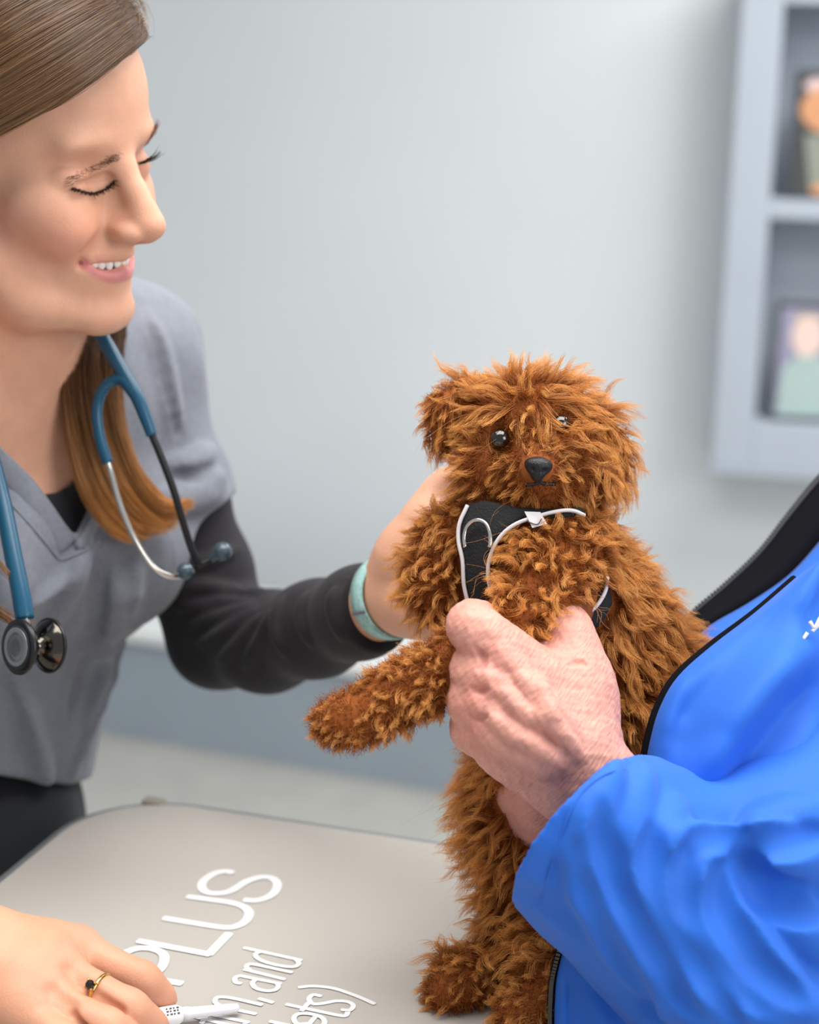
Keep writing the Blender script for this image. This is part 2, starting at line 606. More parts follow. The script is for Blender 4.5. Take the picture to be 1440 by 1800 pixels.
MAT['eye'] = material('eye_white', srgb(225, 220, 215), .15, spec=.6)
MAT['lash'] = hair_material('dark_lashes', srgb(30, 22, 20), srgb(30, 22, 20), .1, hair=False)
MAT['brow'] = hair_material('brown_brow', srgb(96, 66, 46), srgb(120, 86, 62), .2, hair=False)
MAT['hair'] = hair_material('light_brown_hair', srgb(86, 60, 40), srgb(160, 120, 80), .50, .30, .65)
MAT['hair_long'] = hair_material('golden_brown_hair', srgb(84, 54, 32), srgb(210, 150, 84), .60, .30, .6)
MAT['scalp'] = material('hair_under_layer', srgb(70, 48, 32), .6, var=.2, var_scale=120)
MAT['syringe'] = material('white_plastic', srgb(228, 228, 232), .3)
MAT['clear'] = material('milky_plastic', srgb(222, 222, 228), .25)
MAT['ink_black'] = material('black_print', srgb(36, 34, 36), .5)
MAT['frame'] = material('dark_frame', srgb(66, 70, 76), .45)

# ================================================================== THE SETTING
YAW = math.radians(12)
WU = np.array([math.cos(YAW), -math.sin(YAW), 0.0])      # along the back wall, to the right
WN = np.array([-math.sin(YAW), -math.cos(YAW), 0.0])     # out of the wall, to the viewer
W0 = np.array([0.0, 4.25, 0.0])
WZ = np.array([0, 0, 1.0])


def W(px, py, off=0.0):
    r = ray(px, py)
    t = np.dot(W0 + off * WN - CAM, WN) / np.dot(r, WN)
    return CAM + t * r


def wall_uz(px, py, off=0.0):
    p = W(px, py, off)
    return float(np.dot(p - W0, WU)), float(p[2])


def wall_pt(u, z, off=0.0): return W0 + u * WU + off * WN + z * WZ


v, f = box_geo(wall_pt(-4, 0, -.12), 8 * WU, .12 * WN, 2.8 * WZ)
tag(link_mesh('wall_back', v, f, MAT['wall'], smooth=False), kind='structure')
v, f = box_geo((-4, -1.0, -.1), (8, 0, 0), (0, 6.6, 0), (0, 0, .1))
tag(link_mesh('floor', v, f, MAT['floor'], smooth=False), kind='structure')

# low bench along the wall
SEAT = 0.27
a, b = T(270, 1110, SEAT), T(640, 1166, SEAT)
bu = unit(b - a); bn = unit(np.cross(bu, WZ)); bn = bn if bn[1] > 0 else -bn
A0 = a - 0.75 * bu
bench = empty('low_bench', (A0[0], A0[1], 0), 'low white-topped grey bench against the wall behind the vet', 'bench')
L = 1.75
v, f = box_geo(A0 - (0, 0, SEAT) + .012 * bn, L * bu, .40 * bn, (0, 0, SEAT - .03))
link_mesh('front_panel', v, f, MAT['bench_front'], bench, False)
v, f = box_geo(A0 - (0, 0, .03) - .012 * bn, L * bu, .42 * bn, (0, 0, .03))
bevel(link_mesh('seat', v, f, MAT['bench_top'], bench, False), .006)

# shelf unit on the wall
DEP = .21
u0 = wall_uz(1277, 420, DEP)[0]; ui = wall_uz(1352, 380, DEP)[0]
zb = wall_uz(1250, 820, DEP)[1]; zc0 = wall_uz(1330, 742, DEP)[1]
zs0, zs1 = wall_uz(1400, 386, DEP)[1], wall_uz(1400, 352, DEP)[1]
zc3 = wall_uz(1420, 6, DEP)[1]
UW = .95; ZT = zc3 + .09
shelf = empty('wall_shelf', wall_pt(u0, zb), 'grey shelf unit with framed pictures on the back wall', 'shelf')


def part_box(name, u, z, off, du, dz, doff, mat, parent, bev=.003):
    v, f = box_geo(wall_pt(u, z, off), du * WU, doff * WN, dz * WZ)
    o = link_mesh(name, v, f, mat, parent, False)
    if bev: bevel(o, bev)
    return o


part_box('back_panel', u0 + .01, zb + .01, .001, UW - .02, ZT - zb - .02, .012, MAT['cabinet'], shelf)
part_box('stile', u0, zb, .013, ui - u0, ZT - zb, DEP - .013, MAT['cabinet'], shelf)
part_box('stile', u0 + UW - (ui - u0), zb, .013, ui - u0, ZT - zb, DEP - .013, MAT['cabinet'], shelf)
part_box('bottom_rail', ui, zb, .013, UW - 2 * (ui - u0), zc0 - zb, DEP - .013, MAT['cabinet'], shelf)
part_box('shelf_board', ui, zs0, .013, UW - 2 * (ui - u0), zs1 - zs0, DEP - .015, MAT['cabinet'], shelf)
part_box('top_rail', ui, zc3, .013, UW - 2 * (ui - u0), ZT - zc3, DEP - .013, MAT['cabinet'], shelf)
part_box('lip', u0 - .006, zb - .014, .002, UW + .012, .013, DEP + .008, MAT['cabinet'], shelf)


def flat_shape(name, pts_uz, off, mat, parent):
    v = [wall_pt(u, z, off) for u, z in pts_uz] + [wall_pt(u, z, off - .0006) for u, z in pts_uz]
    n = len(pts_uz)
    f = [tuple(range(n)), tuple(range(2 * n - 1, n - 1, -1))] + [(i, i + n, (i + 1) % n + n, (i + 1) % n) for i in range(n)]
    return link_mesh(name, v, f, mat, parent, False)


def oval(cu, cz, ru, rz, n=24): return [(cu + ru * math.cos(t), cz + rz * math.sin(t)) for t in np.linspace(0, 2 * np.pi, n, endpoint=False)]


def picture(px, ytop, ybot, off, cols, label, zfloor, kind):
    u, z1 = wall_uz(px, ytop, off); z0 = zfloor + .001
    wd = .215
    r = empty('framed_picture', wall_pt(u + wd / 2, z0, off - .01), label, 'picture', 'pictures standing on the wall shelf')
    part_box('frame', u, z0, off - .02, wd, z1 - z0, .018, MAT['frame'], r)
    part_box('print', u + .012, z0 + .012, off - .0025, wd - .024, z1 - z0 - .024, .0012, cols['back'], r, 0)
    h = z1 - z0
    if kind == 'portrait':
        flat_shape('printed_clothes', [(u + .016, z0 + .014), (u + .012 + .12, z0 + .014), (u + .15, z0 + h * .42), (u + .105, z0 + h * .55), (u + .06, z0 + h * .58), (u + .025, z0 + h * .45)], off - .0006, cols['body'], r)
        flat_shape('printed_face', oval(u + .075, z0 + h * .72, .036, h * .17), off - .0001, cols['face'], r)
        flat_shape('printed_hair', oval(u + .075, z0 + h * .86, .034, h * .05), off - .0004, cols['hair'], r)
        flat_shape('printed_arm', oval(u + .165, z0 + h * .3, .02, h * .2), off - .0004, cols['face'], r)
    else:
        flat_shape('printed_ground', [(u + .05, z0 + .014), (u + wd - .016, z0 + .014), (u + wd - .016, z0 + h * .5), (u + .03, z0 + h * .5)], off - .0006, cols['body'], r)
        flat_shape('printed_animal', oval(u + .1, z0 + h * .7, .085, h * .2), off - .0001, cols['face'], r)
        flat_shape('printed_sky', oval(u + .06, z0 + h * .88, .04, h * .06), off - .0003, cols['hair'], r)
        flat_shape('printed_paw', oval(u + .1, z0 + h * .08, .05, h * .06), off - .0003, cols['face'], r)


mp = lambda n, c: material(n, srgb(*c), .5, var=.06, var_scale=40)
picture(1366, 530, 745, DEP - .03, dict(back=mp('print_lilac', (150, 148, 172)), body=mp('print_sage', (168, 190, 186)), face=mp('print_pink', (232, 205, 194)), hair=mp('print_sand', (190, 168, 140))),
        'dark framed portrait print of a person in pale green on lower shelf', zc0, 'portrait')
picture(1400, 122, 345, DEP - .04, dict(back=mp('print_dark', (70, 72, 70)), body=mp('print_moss', (140, 146, 134)), face=mp('print_orange', (208, 150, 108)), hair=mp('print_pale', (214, 190, 190))),
        'dark framed print in orange and grey green on upper shelf', zs1, 'animal')

# ------------------------------------------------------------------ examination table with its printed mat
fa, fb = T(300, 1406), T(790, 1481)
ta = unit(fb - fa)                                         # along the far short end
tb = np.array([ta[1], -ta[0], 0.0]); tb = tb if tb[1] < 0 else -tb   # towards the viewer
lp = T(52, 1497)
corner = fa + ta * np.dot(lp - fa, ta)
TW, TL, RAD = .56, 1.02, .085


def rounded(inset, z):
    out = []
    r = RAD - inset
    cs = [(RAD, RAD, 180), (TW - RAD, RAD, 270), (TW - RAD, TL - RAD, 0), (RAD, TL - RAD, 90)]
    for x, y, a0 in cs:
        for t in np.linspace(0, 90, 10):
            an = math.radians(a0 + t)
            p = corner + ta * (x + r * math.cos(an)) + tb * (y + r * math.sin(an))
            out.append((p[0], p[1], z))
    return out


def slab(name, rings, mat, parent):
    n = len(rings[0]); v = [p for r in rings for p in r]
    f = [tuple(range(n))[::-1], tuple(range((len(rings) - 1) * n, len(rings) * n))]
    for k in range(len(rings) - 1):
        f += [(k * n + i, k * n + (i + 1) % n, (k + 1) * n + (i + 1) % n, (k + 1) * n + i) for i in range(n)]
    if np.cross(np.subtract(rings[0][1], rings[0][0]), np.subtract(rings[0][2], rings[0][1]))[2] < 0: f = [q[::-1] for q in f]
    return link_mesh(name, v, f, mat, parent, False)


tc_ = corner + ta * TW / 2 + tb * TL / 2
table = empty('examination_table', (tc_[0], tc_[1], 0), 'grey-rimmed examination table with beige printed top under the puppy', 'table')
slab('rim', [rounded(0, TABLE_Z - .034), rounded(-.004, TABLE_Z - .028), rounded(-.004, TABLE_Z - .006), rounded(0, TABLE_Z - .001), rounded(.004, TABLE_Z - .0008)], MAT['rim'], table)
slab('table_mat', [rounded(.006, TABLE_Z - .0008), rounded(.006, TABLE_Z)], MAT['table'], table)
v, f = box_geo(tc_ - .07 * ta - .1 * tb - (0, 0, TABLE_Z - .03), .14 * ta, .2 * tb, (0, 0, TABLE_Z - .066))
bevel(link_mesh('column', v, f, MAT['rim'], table, False), .01)
v, f = box_geo((tc_ - .24 * ta - .32 * tb) * (1, 1, 0) + (0, 0, .001), .48 * ta, .64 * tb, (0, 0, .03))
bevel(link_mesh('base', v, f, MAT['rim'], table, False), .008)
cp = T(272, 1407)
v, f = box_geo(cp - .009 * ta - .004 * tb - (0, 0, .004), .018 * ta, .012 * tb, (0, 0, .006))
bevel(link_mesh('clip', v, f, material('beige_plastic', srgb(158, 150, 138), .5), table, False), .002)


def stroke(px_pts, wd, closed=False):
    """a flat printed pen stroke with rounded ends on the mat, from its traced middle line"""
    p = np.array([T(220 + x / 3, 1500 + y / 3) for x, y in px_pts])
    p = smooth_path(p, max(2, 8 * (len(p) - 1))) if len(p) > 3 else p
    tg = np.gradient(p, axis=0); tg[:, 2] = 0
    tg /= np.linalg.norm(tg, axis=1)[:, None] + 1e-12
    nr = np.stack([-tg[:, 1], tg[:, 0], np.zeros(len(p))], -1)
    v, f = [], []
    for i in range(len(p)):
        v += [p[i] + nr[i] * wd / 2, p[i] - nr[i] * wd / 2]
    for i in range(len(p) - 1): f.append((2 * i, 2 * i + 1, 2 * i + 3, 2 * i + 2))
    for c, d in ((p[0], -tg[0]), (p[-1], tg[-1])):
        k = len(v); sd = np.array([-d[1], d[0], 0])
        fan = [c + wd / 2 * (math.cos(t) * sd + math.sin(t) * d * .35) for t in np.linspace(0, np.pi, 7)]
        fan = [q_ + np.array([0, 0, .0001]) for q_ in fan]
        v += fan; f.append(tuple(range(k, k + 7)))
    return np.array(v) + (0, 0, .0006), f


def letter(name, strokes, wd):
    g = merge(*[(lambda q, k: (q[0] + (0, 0, .0002 * k), q[1]))(stroke(s, wd), k) for k, s in enumerate(strokes)])
    v, f = g
    # face up
    f2 = []
    for q in f:
        a, b, c = v[q[0]], v[q[1]], v[q[2]]
        f2.append(q if np.cross(b - a, c - b)[2] > 0 else q[::-1])
    link_mesh(name, v, f2, MAT['ink_white'], table, False)


BIG, SML = .0066, .0034
letter('letter_s', [[(565, 106), (530, 98), (470, 110), (415, 148), (404, 182), (430, 208), (490, 215), (560, 200), (640, 152), (715, 129), (775, 135), (803, 165), (788, 208), (740, 240), (685, 252), (630, 249)]], BIG)
letter('letter_u', [[(330, 231), (440, 246), (560, 264), (630, 288), (654, 322), (630, 365), (570, 392), (500, 392), (350, 369), (205, 345)]], BIG)
letter('letter_l', [[(548, 425), (440, 538)], [(448, 538), (70, 466)]], BIG)
letter('letter_p', [[(298, 690), (170, 668), (-90, 620)], [(-88, 618), (-50, 560), (20, 520), (80, 505), (140, 508), (192, 528), (208, 562), (188, 612), (130, 655)]], BIG)
letter('small_letter_d', [[(628, 502), (930, 568)], [(898, 562), (916, 585), (890, 603), (820, 598), (740, 578), (696, 556), (690, 535), (715, 524)]], SML)
letter('small_letter_n', [[(842, 668), (628, 616)], [(660, 624), (640, 603), (660, 589), (720, 598), (880, 633)]], SML)
letter('small_letter_a', [[(612, 690), (584, 684), (580, 662), (606, 650), (660, 660), (822, 692)], [(690, 668), (672, 690), (690, 716), (745, 730), (790, 725), (808, 706), (800, 688)]], SML)
letter('printed_comma', [[(780, 791), (706, 770)]], SML)
letter('small_letter_n', [[(690, 851), (478, 806)], [(506, 812), (475, 790), (486, 766), (530, 764), (600, 776), (722, 805)]], SML)
letter('small_letter_i', [[(652, 896), (446, 852)], [(405, 846), (390, 843)]], SML)
letter('small_letter_t', [[(350, 862), (560, 912), (610, 922), (632, 905)], [(432, 858), (402, 902)]], SML)
letter('printed_bracket', [[(916, 711), (990, 704), (1100, 716), (1220, 756), (1316, 798)]], SML)
letter('small_letter_s', [[(1034, 757), (992, 750), (970, 771), (990, 797), (1045, 795), (1110, 783), (1172, 786), (1203, 806), (1186, 830), (1142, 829)]], SML)
letter('small_letter_t', [[(850, 800), (1000, 832), (1120, 857), (1162, 860), (1176, 838)], [(968, 793), (930, 836)]], SML)
letter('small_letter_e', [[(1006, 862), (972, 902)], [(972, 902), (910, 905), (890, 876), (914, 852), (975, 852), (1035, 870), (1052, 896), (1040, 915)]], SML)
letter('small_letter_l', [[(764, 890), (1090, 960)]], SML)
q = [T(-70, 1772), T(4, 1791), T(26, 1806), T(20, 1830), T(-80, 1830)]
link_mesh('printed_stripe', np.array(q) + (0, 0, .0005), [(0, 4, 3, 2, 1)], MAT['ink_purple'], table, False)
q = [T(-70, 1784), T(0, 1797), T(14, 1803), T(8, 1808), T(-70, 1794)]
link_mesh('printed_stripe', np.array(q) + (0, 0, .0009), [(0, 4, 3, 2, 1)], MAT['ink_white'], table, False)

# ================================================================== THE VET
# head axes from the pose: forward, her left, up (image-right, image-up, towards-viewer components)
HF = camvec(.876, -.196, .439)
HS = camvec(.48, .30, -.824); HS = unit(HS - HF * np.dot(HS, HF))
HU = np.cross(HF, HS); HU = HU if np.dot(HU, CU) > 0 else -HU
NAS = P(238, 293, 1.15)                       # between the eyes
MF0 = .0765                                    # how far the lips stand forward
HO = NAS - .088 * HF


def H(f, s, u): return HO + f * HF + s * HS + u * HU


HAX = np.array([HF, HS, HU])

# torso axes
TU = camvec(.24, .93, .20)
TF = camvec(.766, -.3, .643); TF = unit(TF - TU * np.dot(TF, TU))
TS = np.cross(TU, TF)                          # her left: away from the viewer
if np.dot(TS, CF) < 0: TS = -TS
TAX = np.array([TF, TS, TU])

vet_base = np.array([P(-165, 1400, 1.42)[0] - .05, P(-165, 1400, 1.42)[1], 0.0])
vet = empty('person', vet_base, 'smiling woman in grey scrub top leaning towards the puppy, hand on its shoulder', 'person')

NECK_B = P(-2, 700, 1.305)
SH_L, EL_L, WR_L = P(232, 618, 1.39), P(383, 1122, 1.42), P(672, 1052, 1.215)
UA_L = P(308, 870, 1.405)
SH_R = P(-235, 690, 1.13); EL_R = P(-330, 1330, 1.10); WR_R = T(-40, 1668, TABLE_Z + .045)


def torso(F, o, bust=True):
    F.ell(P(-15, 820, 1.345), (.098 + o, .150 + o, .17 + o), TAX, .02)
    F.ell(P(-95, 1200, 1.395), (.098 + o, .138 + o, .20 + o), TAX, .05)
    F.ell(P(-175, 1480, 1.43), (.108 + o, .150 + o, .15 + o), TAX, .05)
    if bust:
        for s in (-1, 1):
            F.ell(P(-5, 935, 1.345) + .062 * TF + s * .066 * TS, .05 + o, TAX, .045)
    F.cap(NECK_B - .01 * TF, SH_L, .040 + o, .038 + o, .05)
    F.cap(NECK_B - .01 * TF, SH_R, .040 + o, .038 + o, .05)


# ---------------------------------------------------------------- skin: head, neck, chest
h = .0013
F = Field(P(60, 330, 1.25) - np.array([.21, .15, .31]), P(60, 330, 1.25) + np.array([.13, .17, .20]), h)
torso(F, 0)
F.chain([H(-.022, 0, -.05), H(-.026, 0, -.10), NECK_B], [.052, .05, .056], .03)
for s in (-1, 1):                                # neck cords and collarbones
    F.chain([H(-.02, s * .05, -.05), P(20, 690, 1.28) + s * .012 * TS], [.012, .007], .018)
    F.chain([P(22, 695, 1.275) + s * .014 * TS, P(10, 660, 1.30) + s * .10 * TS], [.006, .006], .016)
F.ell(P(22, 690, 1.262), (.008, .008, .012), None, .014, 's')
# skull and face masses
F.ell(H(-.012, 0, .038), (.094, .074, .088), HAX, .02)
F.ell(H(.034, 0, .042), (.0440, .054, .056), HAX, .015)
F.ell(H(.026, 0, -.030), (.0450, .052, .074), HAX, .015)


def mouth_pt(px, py, f0=MF0):
    """head coordinates of a pixel on the curved muzzle of the face"""
    r = ray(px, py); best = None
    for d in np.arange(1.08, 1.26, .0004):
        q = (CAM + r * d - HO) @ HAX.T
        e = q[0] - (f0 - 25 * q[1] ** 2)
        if e < 0: best = q; break
    return best


def both(q, s): return H(q[0], s * q[1], q[2])


UPL = [mouth_pt(*c) for c in ((150, 461), (172, 455), (196, 452), (216, 449))]
LOL = [mouth_pt(*c) for c in ((152, 465), (168, 477), (188, 485), (207, 486), (220, 481))]
OPN = [mouth_pt(*c) for c in ((157, 463), (172, 466), (192, 470), (210, 468), (221, 464))]
for L_ in (UPL, LOL, OPN): L_.append(np.array([MF0 + .0004, 0, L_[-1][2] + (.0004 if L_ is UPL else .0008)]))
for L_ in (UPL, LOL, OPN):
    for i in range(len(L_)): L_[i] = np.array([L_[i][0], -abs(L_[i][1]), L_[i][2]])
for s in (-1, 1):
    F.ell(H(.044, s * .040, -.026), (.024, .021, .022), HAX, .016)
    F.ell(H(.0560, s * .033, -.042), (.0170, .017, .017), HAX, .014)     # smiling cheek
    F.chain([H(-.002, s * .052, -.066), H(.026, s * .039, -.094), H(.056, s * .013, -.104)], [.014, .014, .013], .022)
    F.ell(H(.0660, s * .024, .0165), (.011, .022, .007), HAX, .016)      # brow
    F.ell(H(-.012, s * .076, -.018), (.017, .007, .031), HAX, .008)    # ear
    F.ell(H(-.006, s * .084, -.016), (.008, .005, .016), HAX, .006, 's')
F.ell(H(.0555, 0, -.1035), (.0150, .016, .0125), HAX, .016)
F.ell(H(.0500, 0, -.072), (.0255, .029, .022), HAX, .014)              # mouth block
F.ell(H(.0560, 0, -.058), (.0250, .016, .011), HAX, .012)
# eye sockets, lids
for s in (-1, 1):
    F.ell(H(.0880, s * .036, -.003), (.0150, .018, .0115), HAX, .016, 's')
    F.ell(H(.0585, s * .0335, -.0065), (.0128, .0148, .0118), HAX, .004)
# nose
F.chain([H(.0700, 0, .014), H(.0790, 0, -.004), H(.0880, 0, -.018), H(.0955, 0, -.031), H(.0985, 0, -.0370)], [.0075, .0064, .0062, .0068, .0076], .011)
F.chain([H(.076, 0, -.038), H(.0955, 0, -.0405)], [.0115, .0090], .009)
F.chain([H(.078, 0, -.0500), H(.0955, 0, -.0455)], [.0055, .0050], .005)
F.ell(H(.1005, 0, -.0390), (.0088, .0088, .0078), HAX, .005)
for s in (-1, 1):
    F.ell(H(.0870, s * .0118, -.0440), (.0125, .0062, .0070), HAX, .005)
    F.ell(H(.0930, s * .0060, -.0518), (.0058, .0028, .0038), HAX, .003, 's')
    F.chain([H(.0785, s * .0205, -.048), H(.0740, s * .0275, -.057), H(.068, s * .035, -.066)], [.0008, .0010, .0004], .012, 's', n=8)
# mouth: the open smile, then the lips round it
for s in (-1, 1):
    F.chain([both(q, s) - .0010 * HF for q in OPN], [.0008, .0032, .0048, .0050, .0050, .0050], .0015, 's', n=18)
    F.chain([both(q, s) - .0075 * HF for q in OPN], [.0006, .0030, .0052, .0056, .0056, .0056], .001, 's', n=18)
for s in (-1, 1):
    F.chain([both(q, s) - .0026 * HF for q in UPL], [.0014, .0024, .0030, .0032, .0032], .003, n=14)
    F.chain([both(q, s) - .0036 * HF for q in LOL], [.0010, .0022, .0031, .0036, .0038, .0038], .003, n=16)
    F.ell(both(UPL[0] + np.array([-.001, -.0030, .0]), s), (.003, .002, .003), HAX, .005, 's')
if 'FIT' in globals(): raise SystemExit
q_ = (F.hit([(207, 346)])[0] - HO) @ HAX.T
for s in (-1, 1): F.ell(H(q_[0] - .004, s * abs(q_[1]), q_[2]), (.006, .0055, .008), HAX, .010)
F.ridge([(138, 326), (152, 322), (170, 316), (186, 311), (197, 312)], .0012, .004, .2, 's', n=14)
vh, qh = F.mesh()
vh = relax(vh, qh, 2, .4)
HEADF = F

# ---------------------------------------------------------------- far hand (her left) on the puppy's shoulder
F = Field(P(720, 1000, 1.20) - .15, P(720, 1000, 1.20) + .15, .0018)
F.chain([P(560, 1105, 1.31), P(636, 1076, 1.245), P(700, 1040, 1.20)], [.024, .0245, .0245], .02)
F.chain([P(704, 1035, 1.20), P(732, 985, 1.185), P(756, 925, 1.18)], [.0235, .027, .022], .016)
F.chain([P(705, 1055, 1.195), P(745, 1070, 1.17), P(785, 1088, 1.145), P(815, 1098, 1.13)], [.022, .017, .0125, .0095], .012, n=10)
for i, (dx, dy) in enumerate(((12, -52), (18, -28), (16, 0), (10, 26))):
    F.chain([P(742 + dx * .5, 930 + dy * .6, 1.185), P(772 + dx, 905 + dy, 1.185), P(815 + dx, 895 + dy, 1.175), P(850 + dx, 900 + dy, 1.165)], [.0115, .0100, .0092, .0078], .007, n=10)
vl, ql = F.mesh()

# ---------------------------------------------------------------- near hand (her right) resting on the table
zt = TABLE_Z
F = Field(T(110, 1720) - np.array([.16, .15, .02]), T(110, 1720) + np.array([.13, .11, .08]), .0009)


def Q(px, py, z): return T(px, py, zt + z)


F.chain([Q(-190, 1640, .075), Q(-60, 1672, .050), Q(10, 1690, .042)], [.030, .027, .026], .02)
kn = [Q(140, 1672, .040), Q(112, 1712, .041), Q(88, 1752, .037), Q(62, 1792, .031)]     # knuckles
wr = [Q(8, 1668, .044), Q(0, 1684, .046), Q(-5, 1705, .044), Q(-10, 1728, .038)]
rk = [.0135, .0135, .013, .012]
for i in range(4):
    F.cap(wr[i], kn[i], .0165, rk[i], .018)
for i in range(3):
    F.cap(wr[i] * .4 + kn[i] * .6 - (0, 0, .002), wr[i + 1] * .4 + kn[i + 1] * .6 - (0, 0, .002), .0145, .014, .02)
fing = [
    [kn[0], Q(198, 1698, .036), Q(250, 1722, .028), Q(274, 1742, .018), Q(290, 1758, .010)],
    [kn[1], Q(172, 1742, .038), Q(228, 1772, .030), Q(258, 1792, .020), Q(276, 1806, .011)],
    [kn[2], Q(138, 1780, .036), Q(190, 1806, .030), Q(222, 1826, .020), Q(240, 1838, .010)],
    [kn[3], Q(100, 1818, .030), Q(146, 1842, .024), Q(172, 1858, .016), Q(188, 1868, .009)]]
rf = [[.0118, .0098, .0092, .0082, .0070], [.0115, .0098, .0092, .0082, .0070], [.0112, .0095, .0090, .0080, .0068], [.0100, .0084, .0080, .0072, .0062]]
for p_, r_ in zip(fing, rf):
    F.chain(p_, r_, .0042, n=14)
    F.ell(p_[2] + (0, 0, .0005), r_[2] * 1.08, None, .006)
F.chain([Q(20, 1690, .030), Q(95, 1705, .018), Q(160, 1735, .012), Q(215, 1760, .010)], [.018, .014, .0105, .0085], .012, n=12)   # thumb, under the fingers
for i in range(3):                               # knuckles and tendons
    F.ell(kn[i] + (0, 0, .006), (.0085, .0085, .0065), None, .010)
    F.chain([wr[i] + (0, 0, .012), kn[i] + (0, 0, .0085)], [.003, .0032], .009)
for a, b in ((0, 1), (1, 2), (2, 3)):            # valleys between the knuckles
    m0 = (kn[a] + kn[b]) / 2; m1 = (fing[a][1] + fing[b][1]) / 2
    F.cap(m0 * .55 + m1 * .45 + (0, 0, .016), m1 + (0, 0, .012), .002, .004, .007, 's')
F.chain([Q(20, 1742, .073), Q(58, 1722, .071), Q(75, 1702, .069)], .004, .008, 's')
for a, b in ((0, 1), (1, 2), (2, 3)):            # clefts between the fingers
    for t0, t1 in ((.75, 1.0),):
        m0 = (fing[a][1] + fing[b][1]) / 2; m1 = (fing[a][2] + fing[b][2]) / 2
        F.chain([m0 * .8 + m1 * .2 + (0, 0, .007), m1 + (0, 0, .004)], [.0022, .0030], .004, 's')
vr, qr = F.mesh()
HANDR = F

# fingernails
nails = []
vet_skin_parts = [(vh, qh), (vl, ql), (vr, qr)]
V_, Q_ = join_quads(vet_skin_parts)
# skin colour, point by point
loc = (V_ - HO) @ HAX.T
tint = np.tile(np.array(srgb(216, 164, 136)[:3]), (len(V_), 1))


def blend(mask, col): return tint * (1 - mask[:, None]) + np.array(srgb(*col)[:3]) * mask[:, None]


def gauss(c, rad): return np.exp(-(((loc - np.array(c)) / np.array(rad)) ** 2).sum(1))


def seg_mask(pts, r, soft):
    d = np.full(len(V_), 9.0)
    for i in range(len(pts) - 1):
        a, b = np.array(pts[i]), np.array(pts[i + 1]); e = b - a
        t = np.clip(((loc - a) @ e) / (e @ e), 0, 1)
        d = np.minimum(d, np.linalg.norm(loc - a - t[:, None] * e, axis=1))
    return np.clip((r + soft - d) / soft, 0, 1)


for s in (-1, 1):
    tint = blend(.40 * gauss((.06, s * .045, -.045), (.04, .022, .022)), (222, 140, 120))
    tint = blend(.35 * gauss((.066, s * .034, -.002), (.03, .016, .009)), (205, 140, 122))
tint = blend(.30 * gauss((.108, 0, -.046), (.016, .014, .014)), (228, 150, 126))
m2 = lambda L_, s_, df, du=0: [(q[0] + df, s_ * q[1], q[2] + du) for q in L_]
for s in (-1, 1):
    tint = blend(.75 * seg_mask(m2(UPL, s, -.0005, .0004)[1:], .0022, .0022), (206, 126, 118))
    tint = blend(0.9 * seg_mask(m2(LOL, s, -.0005), .0034, .0022), (214, 136, 134))
    tint = blend(1.0 * seg_mask(m2(OPN, s, -.0085), .0045, .0015), (112, 48, 46))
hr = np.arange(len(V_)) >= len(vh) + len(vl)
tint[hr] *= np.array([.92, .85, .80])  # near hand painted darker than the face, standing in for dimmer light
for k_ in kn[:3]:
    tint = blend(.35 * np.exp(-((V_ - k_ - np.array([0, 0, .01])) ** 2).sum(1) / .012 ** 2) * hr, (218, 132, 116))
for p_ in fing:
    tint = blend(.4 * np.exp(-((V_ - p_[4]) ** 2).sum(1) / .011 ** 2) * hr, (222, 140, 124))
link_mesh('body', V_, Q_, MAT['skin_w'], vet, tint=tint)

# nails on the near hand
for p_ in fing[:2]:
    d = unit(p_[4] - p_[3]); c = p_[4] + d * .001
    up = unit(np.cross(np.cross(d, WZ), d)); sd = np.cross(d, up)
    v, f = lathe_geo([(.0001, .0009), (.0032, .0007), (.0045, .0002), (.0047, -.0006)], c + up * .0062 + d * .001, unit(up + .5 * d), 16)
    v = c + (v - c) @ np.eye(3)
    link_mesh('fingernail', v, f, material('nail', srgb(226, 170, 160), .25), vet)

# eyes, teeth, lashes, brows
for s in (-1, 1):
    v, f = lathe_geo([(.0001, -.0105)] + [(.0105 * math.cos(t), .0105 * math.sin(t)) for t in np.linspace(-1.4, 1.4, 9)] + [(.0001, .0105)], H(.0535, s * .0335, -.0085), HF, 20)
    link_mesh('eye', v, f, MAT['eye'], vet)
TC = [mouth_pt(*c) for c in ((162, 464), (173, 466), (186, 467.5), (200, 467), (214, 464.5))]
for q in TC:
    q[1] = -abs(q[1])
    for s in (-1, 1):
        c = both(q, s) - .0040 * HF
        nrm_ = unit(HF - s * 50 * abs(q[1]) * HS * .8); sd = unit(np.cross(nrm_, HU))
        G = Field(c - .010, c + .010, .0006)
        G.ell(c + .0006 * HU, (.0024, .0031, .0046), np.array([nrm_, sd, HU]), 0)
        v, q_ = G.mesh()
        link_mesh('tooth', v, q_, MAT['tooth'], vet)


def strands_along(pix, F_, n, length, dirv, jit, off, pts=5, bend=None, seed=3):
    r_ = np.random.default_rng(seed)
    base = F_.hit(smooth_path(pix, n), off=off)
    base = base + r_.normal(0, jit, base.shape)
    d = np.asarray(dirv(np.linspace(0, 1, n)))
    d = d + r_.normal(0, .18, d.shape); d /= np.linalg.norm(d, axis=1)[:, None]
    L_ = length(np.linspace(0, 1, n)) * r_.uniform(.7, 1.15, n)
    t = np.linspace(0, 1, pts)
    out = base[:, None, :] + d[:, None, :] * (L_[:, None] * t)[:, :, None]
    if bend is not None: out = out + np.asarray(bend)[None, None, :] * ((L_[:, None] * t ** 2)[:, :, None])
    return out


